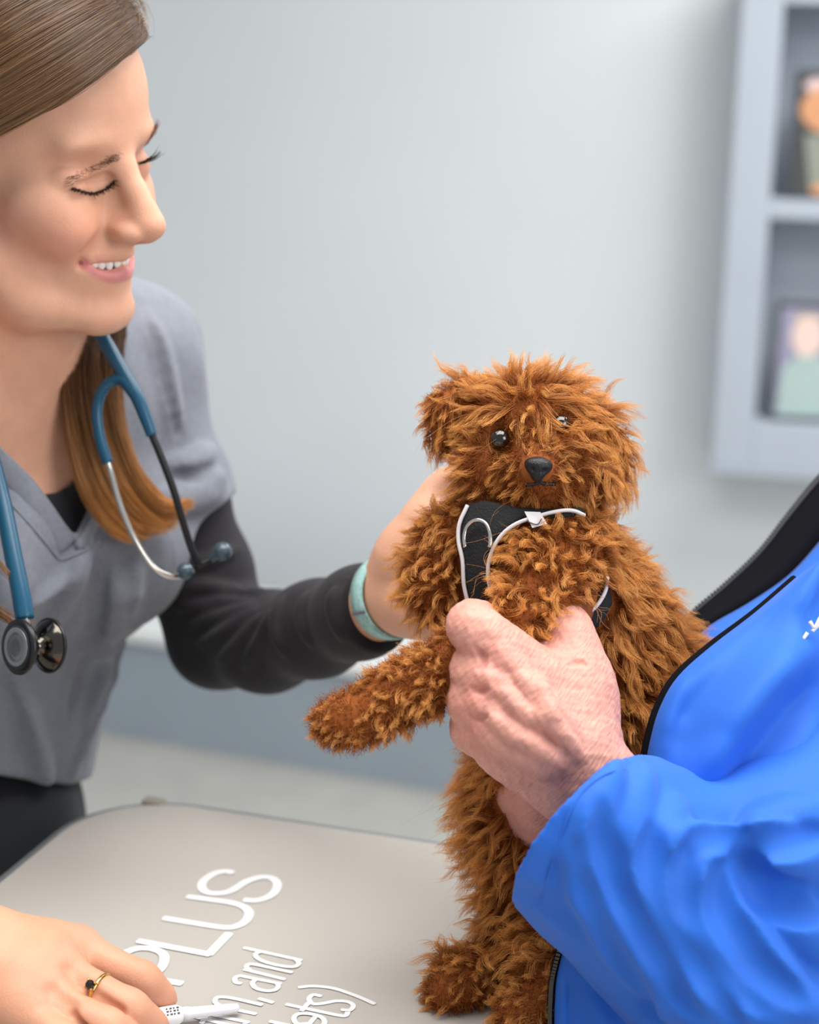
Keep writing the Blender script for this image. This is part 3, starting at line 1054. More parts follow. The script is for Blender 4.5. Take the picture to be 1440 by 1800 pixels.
lash_near = [(128, 330), (140, 334), (155, 338), (170, 338), (186, 331), (200, 318)]
lash_far = [(242, 287), (250, 285), (258, 282), (264, 279)]
dl = lambda t: np.array([camvec(-.25 + .9 * x, -.75, .55) for x in t])
a1 = strands_along(lash_near, HEADF, 90, lambda t: .0035 + .0045 * t, dl, .0005, .001, bend=.35 * HU, seed=3)
a2 = strands_along(lash_far, HEADF, 45, lambda t: .006 + .003 * t, lambda t: np.array([camvec(.9, -.1 + .25 * x, .15) for x in t]), .0005, .001, bend=.35 * HU, seed=4)
a3 = strands_along(lash_near, HEADF, 260, lambda t: .0016 + 0 * t, dl, .0004, .0004, seed=5)
link_hair('eyelashes', np.concatenate([a1, a2, a3]), MAT['lash'], vet, .00022, .00008)
brow = [(212, 274), (198, 279), (182, 286), (164, 295), (144, 305), (122, 318)]
b1 = [strands_along([(x, y + dy) for x, y in brow], HEADF, 95, lambda t: .007 - .002 * t, lambda t: np.array([camvec(-.9, .25 - .6 * x, 0) for x in t]), .0009, .0007, seed=6 + dy) for dy in (-3, 0, 3, 5)]
browf = [(252, 258), (258, 250), (265, 240), (271, 230), (273, 224)]
b2 = [strands_along(browf, HEADF, 70, lambda t: .006 + 0 * t, lambda t: np.array([camvec(.45, .9, 0) for x in t]), .0008, .0006, seed=11 + k) for k in (0, 1)]
link_hair('eyebrows', np.concatenate(b1 + b2), MAT['brow'], vet, .00009, .00003)

# ---------------------------------------------------------------- hair
K_ = Field(HO - .17, HO + .17, .0024)
K_.ell(H(-.010, 0, .038), (.101, .079, .093), HAX, .02)
K_.ell(H(.036, 0, .044), (.0525, .060, .062), HAX, .03)
K_.ell(H(-.030, 0, -.02), (.075, .078, .075), HAX, .03)
HAIRF = Field(K_.lo, K_.ax_hi() - K_.h * .5, K_.h); HAIRF.D = K_.D.copy()
FACE = [(300, 30), (244, 84), (232, 96), (215, 104), (190, 120), (160, 145), (130, 166), (100, 184), (60, 206), (0, 240), (-60, 285), (-80, 360), (-80, 700), (420, 700), (420, 60)]
K_.cut_poly(FACE, .95, 1.36, .003)
v, q = K_.mesh(); v = relax(v, q, 2, .5)
hair = link_mesh('hair', v, q, MAT['scalp'], vet)
r_ = np.random.default_rng(21)


def comb_strands(guides, n, F_, off0, off1, npts=16, jit=3.0, clump=60, wob=2.0, depth=None, tj=.12, spread=1.0):
    g = np.array([smooth_path(x, 40) for x in guides])
    G = np.array([smooth_path(g[:, j], 80) for j in range(40)]).transpose(1, 0, 2)       # guide index x along
    c = r_.random(clump) ; k = r_.integers(0, clump, n)
    gi = np.clip(c[k] + r_.normal(0, .018 * spread, n), 0, 1) * 79
    t0 = r_.uniform(0, tj, n); t1 = 1 - r_.uniform(0, tj, n)
    tt = t0[:, None] + (t1 - t0)[:, None] * np.linspace(0, 1, npts)
    i0 = np.clip(gi.astype(int), 0, 78); fr = (gi - i0)[:, None, None]
    j = tt * 39; j0 = np.clip(j.astype(int), 0, 38); fj = (j - j0)[..., None]
    pa = G[i0[:, None], j0] * (1 - fj) + G[i0[:, None], j0 + 1] * fj
    pb = G[i0[:, None] + 1, j0] * (1 - fj) + G[i0[:, None] + 1, j0 + 1] * fj
    px_ = pa * (1 - fr) + pb * fr
    w1 = r_.uniform(0, 6.28, (clump, 1))[k]; w2 = r_.uniform(0, 6.28, (n, 1))
    tl = np.linspace(0, 1, npts)[None]
    wave = wob * np.sin(w1 + 5 * tl) + .5 * wob * np.sin(w2 + 9 * tl)
    px_[..., 0] += wave * .6 + r_.normal(0, jit, (n, 1)); px_[..., 1] += wave + r_.normal(0, jit, (n, 1))
    lift = (r_.uniform(off0, off1, clump)[k] * .6 + r_.uniform(off0, off1, n) * .4)[:, None] + 0 * tl
    if depth is None:
        p = F_.hit(px_.reshape(-1, 2), d0=.98, d1=1.40).reshape(n, npts, 3)
        nr = F_.grad(p)
        p = p + nr * lift[..., None]
    else:
        dd = depth(px_[..., 0], px_[..., 1]) - lift
        R_ = ((px_[..., 0] - 720) / FPX)[..., None] * CR + ((900 - px_[..., 1]) / FPX)[..., None] * CU + CF
        p = CAM + R_ * dd[..., None]
    return p


front = [[(252, 62), (214, 96), (165, 136), (110, 174), (50, 206), (-10, 238), (-70, 285), (-110, 340)],
         [(248, 40), (200, 78), (140, 120), (80, 158), (15, 196), (-50, 238), (-110, 300), (-140, 380)],
         [(232, 12), (170, 50), (105, 92), (35, 136), (-30, 178), (-90, 230), (-140, 300), (-160, 400)],
         [(200, -18), (130, 16), (60, 56), (-10, 100), (-70, 150), (-120, 210), (-160, 300), (-180, 400)],
         [(150, -48), (80, -20), (10, 18), (-60, 70), (-110, 130), (-160, 210), (-190, 300), (-200, 400)],
         [(90, -62), (20, -40), (-40, 0), (-110, 70), (-150, 140), (-190, 220), (-210, 300), (-220, 400)]]
h1 = comb_strands(front, 9000, HAIRF, .0005, .0045, 18, 2.2, 150, 2.0, spread=.8)
link_hair('combed_strands', h1, MAT['hair'], hair, .00016, .00010)
fly = [[(180, 20), (215, -4), (240, 14), (246, 60)], [(200, 30), (228, 10), (244, 36), (240, 84)], [(150, 5), (200, -14), (236, 0), (244, 40)]]
h2 = comb_strands(fly, 60, HAIRF, .001, .007, 14, 5, 40, 4.0, tj=.4)
link_hair('flyaway_strands', h2, MAT['hair'], hair, .00008, .00004)

# ---------------------------------------------------------------- clothing
F = Field(P(60, 1000, 1.33) - np.array([.46, .28, .40]), P(60, 1000, 1.33) + np.array([.17, .27, .27]), .0026)
# short sleeves first, cut at their hems
F.chain([SH_L, UA_L, P(345, 1000, 1.41)], [.044, .0445, .046], .02)
hem = P(335, 912, 1.40); F.cut_plane(hem, unit(EL_L - SH_L) * .9 + .22 * CR, .002)
F.chain([SH_R, SH_R * .55 + EL_R * .45], [.048, .052], .02)
torso(F, .009)
# folds of the cotton
for pix, r in (([(135, 955), (100, 1010), (40, 1060)], .006), ([(150, 960), (120, 1040), (70, 1110)], .005),
               ([(240, 980), (225, 1080), (170, 1240), (130, 1350)], .006), ([(20, 1200), (50, 1290), (85, 1390)], .007),
               ([(205, 1010), (195, 1120), (150, 1270)], .005), ([(320, 860), (355, 850), (385, 835)], .005),
               ([(300, 820), (340, 815), (375, 790)], .004), ([(285, 880), (330, 885), (380, 868)], .004),
               ([(255, 560), (285, 640), (305, 740)], .004), ([(10, 1000), (0, 1080), (-20, 1150)], .006)):
    F.ridge(pix, r, .012, .25)
for pix, r in (([(125, 980), (85, 1035), (20, 1085)], .004), ([(180, 1000), (160, 1120), (120, 1260)], .004), ([(0, 1180), (30, 1270), (60, 1360)], .005),
               ([(245, 530), (275, 600), (298, 690), (312, 760)], .0018), ([(310, 835), (345, 838), (380, 820)], .003)):
    F.ridge(pix, r, .008, .2, 's')
F.noise(.0012, .05, 3)
VN = [(130, 944), (152, 900), (170, 840), (196, 740), (215, 560), (120, 480), (-160, 480), (-160, 700), (-60, 745), (2, 797), (66, 862)]
F.cut_poly(VN, 1.10, 1.36, .002)
# collar band: its rolled edge and stitch line
COL = []
for pix in ([(133, 950), (100, 902), (62, 852), (0, 788), (-60, 735)], [(133, 950), (158, 902), (176, 840), (200, 745)]):
    q_ = F.hit(smooth_path([(x + (-4 if i and pix[-1][0] < 0 else 3), y + 5) for i, (x, y) in enumerate(pix)], 16), off=-.001)
    F.chain(q_, .0022, .003)
F.ridge([(0, 868), (58, 930), (108, 985), (150, 962), (180, 948)], .0012, .0015, .2, 's', n=20, taper=False)
F.cut_plane(P(40, 1402, 1.3), unit(-CU - .5 * CR), .004, lo=P(40, 1402, 1.3) - .5, hi=P(40, 1402, 1.3) + .5)
v, q = F.mesh(); v = relax(v, q, 2, .5)
top = link_mesh('scrub_top', v, q, MAT['scrub'], vet)
SCRUB = F
for pix in ([(118, 962), (84, 912), (44, 858), (-16, 800), (-70, 750)], [(140, 962), (168, 914), (188, 850), (210, 750)]):
    q_ = F.hit(smooth_path(pix, 24), off=.0012)
    q_ = smooth_path(q_[::4], 24)
    v, f = tube_geo(q_, .0088 if pix[-1][0] < 0 else .006, 14, True, (TF, .22))
    link_mesh('collar_band', v, f, MAT['scrub'], top)
for pix in ([(104, 984), (60, 930), (2, 868), (-60, 812)], [(104, 984), (135, 975), (160, 962), (182, 946)]):
    q_ = F.hit(smooth_path(pix, 24), off=.0006)
    v, f = tube_geo(smooth_path(q_[::4], 24), .0009, 6)
    link_mesh('seam', v, f, MAT['scrub'], top)

F = Field(P(250, 1000, 1.33) - np.array([.46, .28, .34]), P(250, 1000, 1.33) + np.array([.24, .28, .24]), .0024)
F.chain([SH_L, UA_L, P(352, 1010, 1.412), EL_L], [.038, .0395, .041, .0385], .02)
F.chain([EL_L + P(6, 6, 0) * 0, P(470, 1128, 1.37), P(560, 1105, 1.31), P(636, 1076, 1.245), P(700, 1050, 1.19)], [.038, .0375, .034, .0305, .030], .02)
for pix, r in (([(300, 1035), (360, 1030), (430, 1045), (465, 1040)], .0035), ([(310, 1065), (370, 1062), (440, 1060)], .0035),
               ([(330, 1100), (390, 1085), (448, 1068)], .0035), ([(350, 1135), (405, 1105), (455, 1075)], .0035),
               ([(385, 1165), (425, 1125), (460, 1085)], .003), ([(430, 1170), (455, 1130), (475, 1080)], .003),
               ([(500, 1150), (485, 1100), (495, 1055)], .003), ([(545, 1130), (530, 1085), (538, 1048)], .003), ([(600, 1120), (585, 1070), (590, 1040)], .0025),
               ([(290, 985), (350, 990), (420, 965)], .003)):
    F.ridge(pix, r, .007, .15)
cuffd = unit(WR_L - EL_L)
F.cut_plane(P(660, 1062, 1.224), camvec(.62, .12, .77), .002)
U0 = Field(P(60, 840, 1.29) - np.array([.2, .14, .12]), P(60, 840, 1.29) + np.array([.16, .14, .10]), .0022)
torso(U0, .0035)
U0.cut_poly([(-160, 460), (-160, 800), (0, 850), (75, 869), (100, 866), (133, 846), (170, 780), (260, 600), (200, 460)], 1.0, 1.6, .001)
U0.cut_plane(P(130, 975, 1.27), -TU, .002)
v0, q0 = U0.mesh()
# the near sleeve, pushed up the forearm
N0 = Field(P(-290, 1150, 1.11) - np.array([.14, .16, .3]), P(-290, 1150, 1.11) + np.array([.16, .16, .25]), .004)
N0.chain([SH_R * .6 + EL_R * .4, EL_R, EL_R * .45 + WR_R * .55], [.042, .044, .034], .02)
v1, q1 = N0.mesh()
v, q = F.mesh(); v = relax(v, q, 1, .5)
V_, Q_ = join_quads([(v, q), (v0, q0), (v1, q1)])
link_mesh('undershirt', V_, Q_, MAT['black_knit'], vet)
SLEEVE = F
G = Field(P(-60, 1560, 1.4) - np.array([.30, .26, .75]), P(-60, 1560, 1.4) + np.array([.22, .26, .22]), .006)
G.ell(P(-150, 1500, 1.43), (.115, .155, .15), TAX, .03)
G.cap(P(-230, 1560, 1.40), P(-260, 2250, 1.30), .085, .07, .05)
G.cap(P(-120, 1560, 1.50), P(-140, 2200, 1.42), .08, .07, .05)
G.ell(P(20, 1490, 1.40), (.05, .05, .06), None, .04)
v, q = G.mesh()
link_mesh('trousers', v, q, MAT['trouser'], vet)

# ---------------------------------------------------------------- wristband and ring (worn)
ax = camvec(.50, .14, .85)
wc = P(692, 1048, 1.203)
prof = [(.0290, -.0080), (.0306, -.0082), (.0310, 0), (.0306, .0082), (.0290, .0080), (.0288, 0), (.0290, -.0080)]
v, f = lathe_geo(prof, wc, ax, 48); f = f[:-2]
band = link_mesh('wristband', v, f, MAT['mint'], vet)
bx = unit(np.cross(ax, CF)); bx = bx if np.dot(bx, CU) < 0 else -bx
c = wc - (CF - ax * np.dot(CF, ax)) / np.linalg.norm(CF - ax * np.dot(CF, ax)) * .0308 + bx * .004
v, f = box_geo(c - ax * .0095 - bx * .0012, ax * .019, bx * .0026, -CF * .002)
bevel(link_mesh('strap_loop', v, f, MAT['rim'], band, False), .0005)
p0 = fing[1][1] + .0012 * unit(fing[1][2] - fing[1][0]); rd = unit(fing[1][2] - fing[1][0])
v, f = lathe_geo([(.0108, -.0011), (.0118, -.0010), (.0120, 0), (.0118, .0010), (.0108, .0011), (.0106, 0), (.0108, -.0011)], p0, rd, 40); f = f[:-2]
ring = link_mesh('ring', v, f, MAT['gold'], vet)
sdn = unit(np.cross(rd, WZ)); sdn = sdn if np.dot(sdn, CF) < 0 else -sdn
nrm = unit(.75 * sdn + .75 * WZ)
v, f = lathe_geo([(.0001, .0028), (.0024, .0024), (.0031, .0010), (.0022, -.0012), (.0001, -.0014)], p0 + nrm * .0128, nrm, 8)
link_mesh('black_stone', v, f, MAT['stone'], ring, False)
tx = unit(np.cross(nrm, rd))
for a_, b_ in ((1, 1), (1, -1), (-1, 1), (-1, -1)):
    c = p0 + nrm * .0135 + (a_ * rd + b_ * tx) * .0022
    v, f = lathe_geo([(.0001, .0013), (.0008, .0008), (.0008, -.0030), (.0001, -.0032)], c, nrm, 8)
    link_mesh('prong', v, f, MAT['gold'], ring)

# ---------------------------------------------------------------- long hair over the far shoulder, and a few strands in front
def hair_depth(x, y):
    return np.interp(y, [540, 640, 760, 860, 950], [1.262, 1.262, 1.252, 1.252, 1.262]) + np.interp(x, [110, 200, 320], [0.0, .016, .050])


long_g = [[(112, 556), (108, 640), (116, 740), (134, 830), (160, 895), (200, 938), (232, 950)],
          [(140, 556), (128, 640), (140, 740), (165, 830), (195, 890), (235, 928), (276, 936)],
          [(170, 560), (165, 650), (178, 745), (200, 820), (232, 875), (275, 915), (308, 922)],
          [(205, 560), (196, 650), (204, 740), (226, 810), (255, 860), (290, 890), (330, 888)],
          [(222, 540), (210, 640), (212, 720), (232, 800), (262, 850), (300, 884), (345, 878)]]
h3 = comb_strands(long_g, 5600, None, -.012, .012, 18, 2.4, 90, 5.5, hair_depth, tj=.20, spread=1.5)
link_hair('long_strands', h3, MAT['hair_long'], hair, .00014, .00006)
fore = [[(-30, 1058), (0, 1076), (20, 1092), (34, 1100)], [(-30, 1050), (5, 1078), (30, 1090), (62, 1088)], [(-20, 905), (0, 935), (12, 962), (18, 985)]]
h4 = comb_strands(fore, 120, None, 0, .006, 10, 1.6, 8, 2.0, lambda x, y: 1.165 + 0 * x, tj=.25)
link_hair('loose_strands', h4, MAT['hair_long'], hair, .00012, .00005)

# ================================================================== THE OWNER IN THE BLUE JACKET
own_base = np.array([P(1560, 1400, 1.2)[0] + .06, P(1560, 1400, 1.2)[1] - .02, 0.0])
owner = empty('person', own_base, 'person in bright blue zip jacket holding the puppy up by its foreleg', 'person')

ARMS = [P(1010, 1345, 1.005), P(1035, 1385, 1.005), P(1150, 1500, 1.01), P(1330, 1650, 1.03)]
F = Field(P(950, 1240, 1.01) - np.array([.075, .09, .14]), P(950, 1240, 1.01) + np.array([.17, .10, .10]), .0011)
MC = [P(884, 1150, 1.012), P(858, 1192, 1.008), P(846, 1240, 1.010), P(850, 1284, 1.018)]     # knuckles
CARP = [P(1010, 1296, 1.020), P(1000, 1318, 1.012), P(988, 1340, 1.012), P(972, 1362, 1.020)]
F.chain([P(985, 1325, 1.019), P(1030, 1372, 1.020), P(1110, 1450, 1.02)], [.0255, .0262, .030], .02, flat=None)
rk = [.0158, .0152, .0145, .0138]
for i in range(4):
    F.cap(CARP[i], MC[i] + .004 * CF, .0175, rk[i] - .001, .016)
for i in range(3):
    for t in (.35, .7):
        F.cap(CARP[i] * (1 - t) + MC[i] * t + .003 * CF, CARP[i + 1] * (1 - t) + MC[i + 1] * t + .003 * CF, .0155, .0155, .016)
fing_o = [
    [MC[0] + .002 * CF, P(850, 1118, 1.010), P(826, 1098, 1.016), P(842, 1092, 1.040), P(862, 1112, 1.056)],
    [MC[1] + .002 * CF, P(836, 1180, 1.016), P(826, 1172, 1.040), P(856, 1180, 1.066), P(880, 1192, 1.072)],
    [MC[2] + .002 * CF, P(828, 1232, 1.020), P(822, 1228, 1.044), P(852, 1226, 1.070), P(878, 1228, 1.074)],
    [MC[3] + .002 * CF, P(832, 1284, 1.028), P(828, 1276, 1.048), P(852, 1264, 1.068), P(874, 1260, 1.070)]]
for p_, r_ in zip(fing_o, ([.0140, .0128, .0118, .0105, .009], [.0135, .0120, .0108, .0095, .0085], [.0130, .0115, .0105, .0092, .008], [.0120, .0105, .0095, .0085, .0075])):
    F.chain(p_, r_, .007, n=14)
# thumb from the side of the palm
F.chain([P(1012, 1290, 1.030), P(1018, 1215, 1.036), P(1002, 1150, 1.044), P(990, 1112, 1.052), P(984, 1090, 1.060)], [.022, .0170, .0125, .0108, .0085], .014, n=14)
F.chain([P(900, 1165, 1.022), P(960, 1205, 1.030), P(1010, 1210, 1.036)], [.014, .0145, .015], .016)
# knuckles, tendons, veins and wrinkles of an older hand
for c, r in zip(MC, (.0095, .009, .008, .008)):
    F.ell(c - .0095 * CF, (r, r, .006), np.array([CR, CU, CF]), .010)
for i in range(4):
    F.ridge([project(CARP[i][None])[0:2] and (float(project(CARP[i][None])[0][0]), float(project(CARP[i][None])[1][0])),
             (float(project(MC[i][None])[0][0]), float(project(MC[i][None])[1][0]))], .0024, .011, .35)
for pix, r in (([(1000, 1300), (960, 1270), (925, 1255), (890, 1220)], .0020), ([(985, 1345), (940, 1310), (900, 1290), (868, 1262)], .0022),
               ([(960, 1270), (945, 1230), (915, 1190)], .0016), ([(1020, 1330), (985, 1285), (965, 1240), (950, 1200)], .0018)):
    F.ridge(pix, r, .007, .3, n=14)
for pix, r in (([(836, 1140), (850, 1160), (840, 1178)], .0016), ([(1000, 1170), (1018, 1164), (1030, 1168)], .0008), ([(830, 1212), (845, 1216), (858, 1212)], .0010), ([(828, 1262), (842, 1264), (856, 1260)], .0010)):
    F.ridge(pix, r, .0025, .3, 's', n=12)
F.noise(.00022, .006, 5, 8)
vo, qo = F.mesh()
OHAND = F
# the other hand, under the puppy
F2 = Field(P(960, 1450, 1.15) - .10, P(960, 1450, 1.15) + .13, .0018)
F2.chain([P(1080, 1500, 1.17), P(1000, 1470, 1.125), P(945, 1440, 1.100)], [.026, .022, .021], .02)
for i in range(4):
    F2.chain([P(932, 1412 + 22 * i, 1.095 + .006 * i), P(908, 1400 + 22 * i, 1.095 + .008 * i), P(890, 1392 + 24 * i, 1.112 + .010 * i)], [.0105, .0095, .0080], .006, n=7)
F2.chain([P(975, 1440, 1.095), P(950, 1400, 1.085), P(930, 1375, 1.085)], [.016, .012, .009], .012, n=8)
vo2, qo2 = F2.mesh()
# forearms and trunk inside the jacket
F3 = Field(P(1300, 1450, 1.15) - np.array([.16, .22, .40]), P(1300, 1450, 1.15) + np.array([.42, .26, .36]), .006)
F3.chain([ARMS[0] + .012 * CF, ARMS[2], ARMS[3], P(1560, 1420, 1.08), P(1690, 1150, 1.14)], [.026, .032, .040, .044, .048], .02)
F3.chain([P(1740, 1130, 1.27), P(1640, 1400, 1.24), P(1650, 1900, 1.24)], [.11, .115, .12], .05)
F3.chain([P(1060, 1492, 1.172), P(1250, 1500, 1.24), P(1560, 1300, 1.34), P(1680, 1130, 1.32)], [.029, .036, .042, .045], .02)
vo3, qo3 = F3.mesh()
# head and neck above the collar, just outside the frame, bent towards the puppy
OF = camvec(-.80, -.42, .42); OSd = unit(np.cross(CU, OF)); OU = np.cross(OF, OSd); OAX = np.array([OF, OSd, OU])
OO = P(1790, 430, 1.24)


def OH(f, s, u): return OO + f * OF + s * OSd + u * OU


Hf = Field(OO - np.array([.16, .16, .30]), OO + np.array([.22, .18, .16]), .0028)
Hf.chain([OH(-.02, 0, -.06), OH(-.045, 0, -.12), P(1790, 960, 1.27)], [.055, .056, .075], .03)
Hf.ell(OH(-.010, 0, .035), (.096, .076, .090), OAX, .02)
Hf.ell(OH(.030, 0, -.030), (.050, .058, .078), OAX, .02)
for s in (-1, 1):
    Hf.chain([OH(0, s * .054, -.070), OH(.060, s * .014, -.105)], [.016, .015], .03)
    Hf.ell(OH(.046, s * .040, -.030), (.024, .022, .022), OAX, .02)
    Hf.ell(OH(.066, s * .026, .017), (.012, .022, .008), OAX, .015)
    Hf.ell(OH(.090, s * .034, -.003), (.015, .018, .011), OAX, .015, 's')
    Hf.ell(OH(.062, s * .033, -.005), (.0125, .0145, .0115), OAX, .004)
    Hf.ell(OH(-.012, s * .078, -.018), (.017, .007, .032), OAX, .008)
Hf.chain([OH(.074, 0, .012), OH(.098, 0, -.036)], [.0075, .010], .012)
for s in (-1, 1): Hf.ell(OH(.086, s * .012, -.043), (.012, .007, .007), OAX, .006)
Hf.ell(OH(.060, 0, -.072), (.024, .028, .020), OAX, .014)
Hf.chain([OH(.078, -.024, -.072), OH(.085, 0, -.073), OH(.078, .024, -.072)], .0016, .003, 's', n=8)
vo4, qo4 = Hf.mesh()
Hr = Field(Hf.lo, Hf.ax_hi() - .0014, .0035)
Hr.ell(OH(-.016, 0, .042), (.104, .086, .094), OAX, .02)
Hr.ell(OH(-.045, 0, -.03), (.062, .080, .06), OAX, .03)
Hr.ell(OH(.105, 0, -.03), (.085, .10, .085), OAX, .01, 's')
Hr.noise(.0016, .02, 8)
vhr, qhr = Hr.mesh()
V_, Q_ = join_quads([(vo, qo), (vo2, qo2), (vo3, qo3), (vo4, qo4)])
tint = np.tile(np.array(srgb(214, 154, 138)[:3]), (len(V_), 1))
for c in MC:
    m_ = .5 * np.exp(-((V_ - (c - .010 * CF)) ** 2).sum(1) / .011 ** 2)[:, None]
    tint = tint * (1 - m_) + np.array(srgb(216, 126, 120)[:3]) * m_
for c in (P(1000, 1130, 1.04), P(830, 1100, 1.02)):
    m_ = .35 * np.exp(-((V_ - c) ** 2).sum(1) / .016 ** 2)[:, None]
    tint = tint * (1 - m_) + np.array(srgb(224, 138, 128)[:3]) * m_
link_mesh('body', V_, Q_, MAT['skin_o'], owner, tint=tint)

link_mesh('hair', vhr, qhr, material('grey_hair', srgb(120, 112, 104), .6, var=.25, var_scale=180), owner)
# ---------------------------------------------------------------- jacket: near sleeve
F = Field(P(1200, 1540, 1.03) - np.array([.13, .14, .20]), P(1200, 1540, 1.03) + np.array([.24, .16, .22]), .0019)
CUF = P(1028, 1462, 1.012); ELB = P(1310, 1690, 1.045); SHO = P(1600, 1300, 1.10)
cd = unit(ELB - CUF)
F.chain([CUF - .055 * cd, CUF + .25 * (ELB - CUF), CUF + .65 * (ELB - CUF), ELB], [.0585, .060, .066, .074], .02)
F.chain([ELB, P(1420, 1560, 1.06), P(1520, 1400, 1.08), SHO], [.074, .068, .066, .075], .03)
F.ell(P(1385, 1450, 1.03), (.05, .04, .035), None, .04)
for pix, r, k in (
        ([(1080, 1350), (1040, 1450), (1045, 1560), (1110, 1680), (1190, 1790)], .0095, .012),
        ([(1135, 1360), (1110, 1470), (1130, 1600), (1210, 1740), (1260, 1810)], .0095, .012),
        ([(1190, 1410), (1165, 1500), (1185, 1620), (1260, 1740), (1320, 1810)], .0090, .012),
        ([(1260, 1470), (1230, 1530), (1240, 1630), (1310, 1740), (1380, 1800)], .0095, .012),
        ([(1310, 1490), (1285, 1560), (1310, 1650), (1380, 1740), (1440, 1780)], .0090, .012),
        ([(1310, 1470), (1350, 1540), (1390, 1610), (1450, 1670)], .0090, .012),
        ([(1320, 1462), (1380, 1455), (1440, 1430)], .0100, .012),
        ([(1325, 1470), (1390, 1500), (1450, 1520)], .0090, .012),
        ([(1200, 1470), (1250, 1480), (1300, 1475)], .0050, .010)):
    F.ridge(pix, r, k, .05, n=22)
for pix, r in (([(1220, 1490), (1265, 1468), (1310, 1478)], .0050), ([(1300, 1500), (1345, 1570), (1400, 1590), (1440, 1600)], .0080),
               ([(1060, 1420), (1075, 1530), (1140, 1660), (1210, 1780)], .0055), ([(1150, 1460), (1160, 1570), (1220, 1690), (1290, 1790)], .0070),
               ([(1205, 1500), (1215, 1590), (1280, 1700), (1340, 1780)], .0070), ([(1270, 1530), (1280, 1610), (1340, 1700), (1410, 1760)], .0070),
               ([(1320, 1485), (1370, 1480), (1440, 1465)], .0070), ([(1015, 1500), (1035, 1600), (1090, 1710), (1150, 1790)], .0050)):
    F.ridge(pix, r, .009, .15, 's', n=22)
F.noise(.0006, .04, 9)
# the open cuff
F.cut_plane(CUF, -cd + .72 * CF, .0015)
F.chain([CUF - .09 * cd, CUF + .02 * cd, CUF + .07 * cd], [.0548, .0548, .045], .004, 's')
v, q = F.mesh(); v = relax(v, q, 2, .5)
JS = F
q_ = F.hit(smooth_path([(1098, 1352), (1062, 1362), (1020, 1398), (990, 1460), (968, 1530), (950, 1590), (944, 1640)], 40), off=.0002)
sv, sf = tube_geo(smooth_path(q_[::4], 40), .0006, 6)
# ---------------------------------------------------------------- jacket: front panel, far panel, lining
jroot = owner
vs, qs = v, q
sleeve_far = Field(P(1250, 1480, 1.26) - np.array([.10, .12, .10]), P(1250, 1480, 1.26) + np.array([.26, .14, .20]), .004)
sleeve_far.chain([P(1090, 1500, 1.185), P(1250, 1495, 1.24), P(1500, 1330, 1.32)], [.040, .046, .055], .02)
vf, qf = sleeve_far.mesh()
V_, Q_ = join_quads([(vs, qs), (vf, qf)])
jk = link_mesh('jacket', V_, Q_, MAT['jacket'], owner)
link_mesh('cuff_seam', sv, sf, MAT['jacket'], jk)

edge = [(x, y, d - .030) for x, y, d in [(1400, 1022, 1.135), (1330, 1082, 1.120), (1250, 1142, 1.108), (1192, 1194, 1.098), (1160, 1250, 1.092), (1143, 1310, 1.088), (1128, 1380, 1.086), (1075, 1500, 1.082), (1010, 1620, 1.080), (982, 1705, 1.080), (976, 1760, 1.080), (975, 1812, 1.078)]]
E0 = [P(*e) for e in edge]
rows = []
# each row runs from the zip edge round the chest to the side seam
bulge = [(1480, 960), (1470, 1040), (1460, 1100), (1450, 1150), (1440, 1210), (1430, 1270), (1420, 1350), (1400, 1480), (1390, 1600), (1390, 1705), (1390, 1770), (1390, 1840)]
for e, (bx_, by_) in zip(edge, bulge):
    d = e[2]
    k_ = (bx_ - e[0])
    rows.append([P(*e), P(e[0] + .06 * k_, e[1] + .06 * (by_ - e[1]), d - .012), P(e[0] + .30 * k_, e[1] + .3 * (by_ - e[1]), d - .030), P(e[0] + .65 * k_, e[1] + .65 * (by_ - e[1]), d - .034),
                 P(bx_, by_, d - .012), P(bx_ + 170, by_ - 10, d + .035), P(bx_ + 330, by_ - 10, d + .15)])
o, G = sheet('front_panel', rows, MAT['jacket'], jk, 60, 60, .004)
me = o.data
co = np.array([v_.co[:] for v_ in me.vertices]) + base_of(jk)
px, py, dd = project(co)


def crease(pts, width, depth):
    """long soft fold pressed into the panel"""
    global co
    q = smooth_path(pts, 40)
    d2 = np.min((px[:, None] - q[:, 0]) ** 2 + (py[:, None] - q[:, 1]) ** 2, axis=1)
    s_ = np.argmin((px[:, None] - q[:, 0]) ** 2 + (py[:, None] - q[:, 1]) ** 2, axis=1) / 39
    amp = depth * np.exp(-d2 / width ** 2) * np.clip(np.sin(np.pi * (s_ * .9 + .05)) * 1.4, 0, 1)
    co = co - amp[:, None] * CF


for pts, w_, a_ in (([(1420, 1060), (1330, 1130), (1240, 1230), (1190, 1330)], 34, -.012), ([(1440, 1120), (1350, 1200), (1270, 1300), (1220, 1400)], 28, .010),
                    ([(1440, 1180), (1370, 1270), (1310, 1360), (1290, 1430)], 30, -.012), ([(1450, 1260), (1400, 1330), (1350, 1400), (1320, 1450)], 24, .011),
                    ([(1450, 1340), (1410, 1390), (1350, 1440)], 22, -.010), ([(1210, 1180), (1185, 1240), (1170, 1300)], 14, .003),
                    ([(1180, 1330), (1240, 1300), (1290, 1270)], 18, -.003), ([(1005, 1720), (1003, 1760), (1003, 1820)], 6, -.003), ([(1030, 1740), (1060, 1790), (1075, 1830)], 14, .005)):
    crease(pts, w_, a_)
me.vertices.foreach_set('co', (co - base_of(jk)).astype(np.float32).ravel()); me.update()
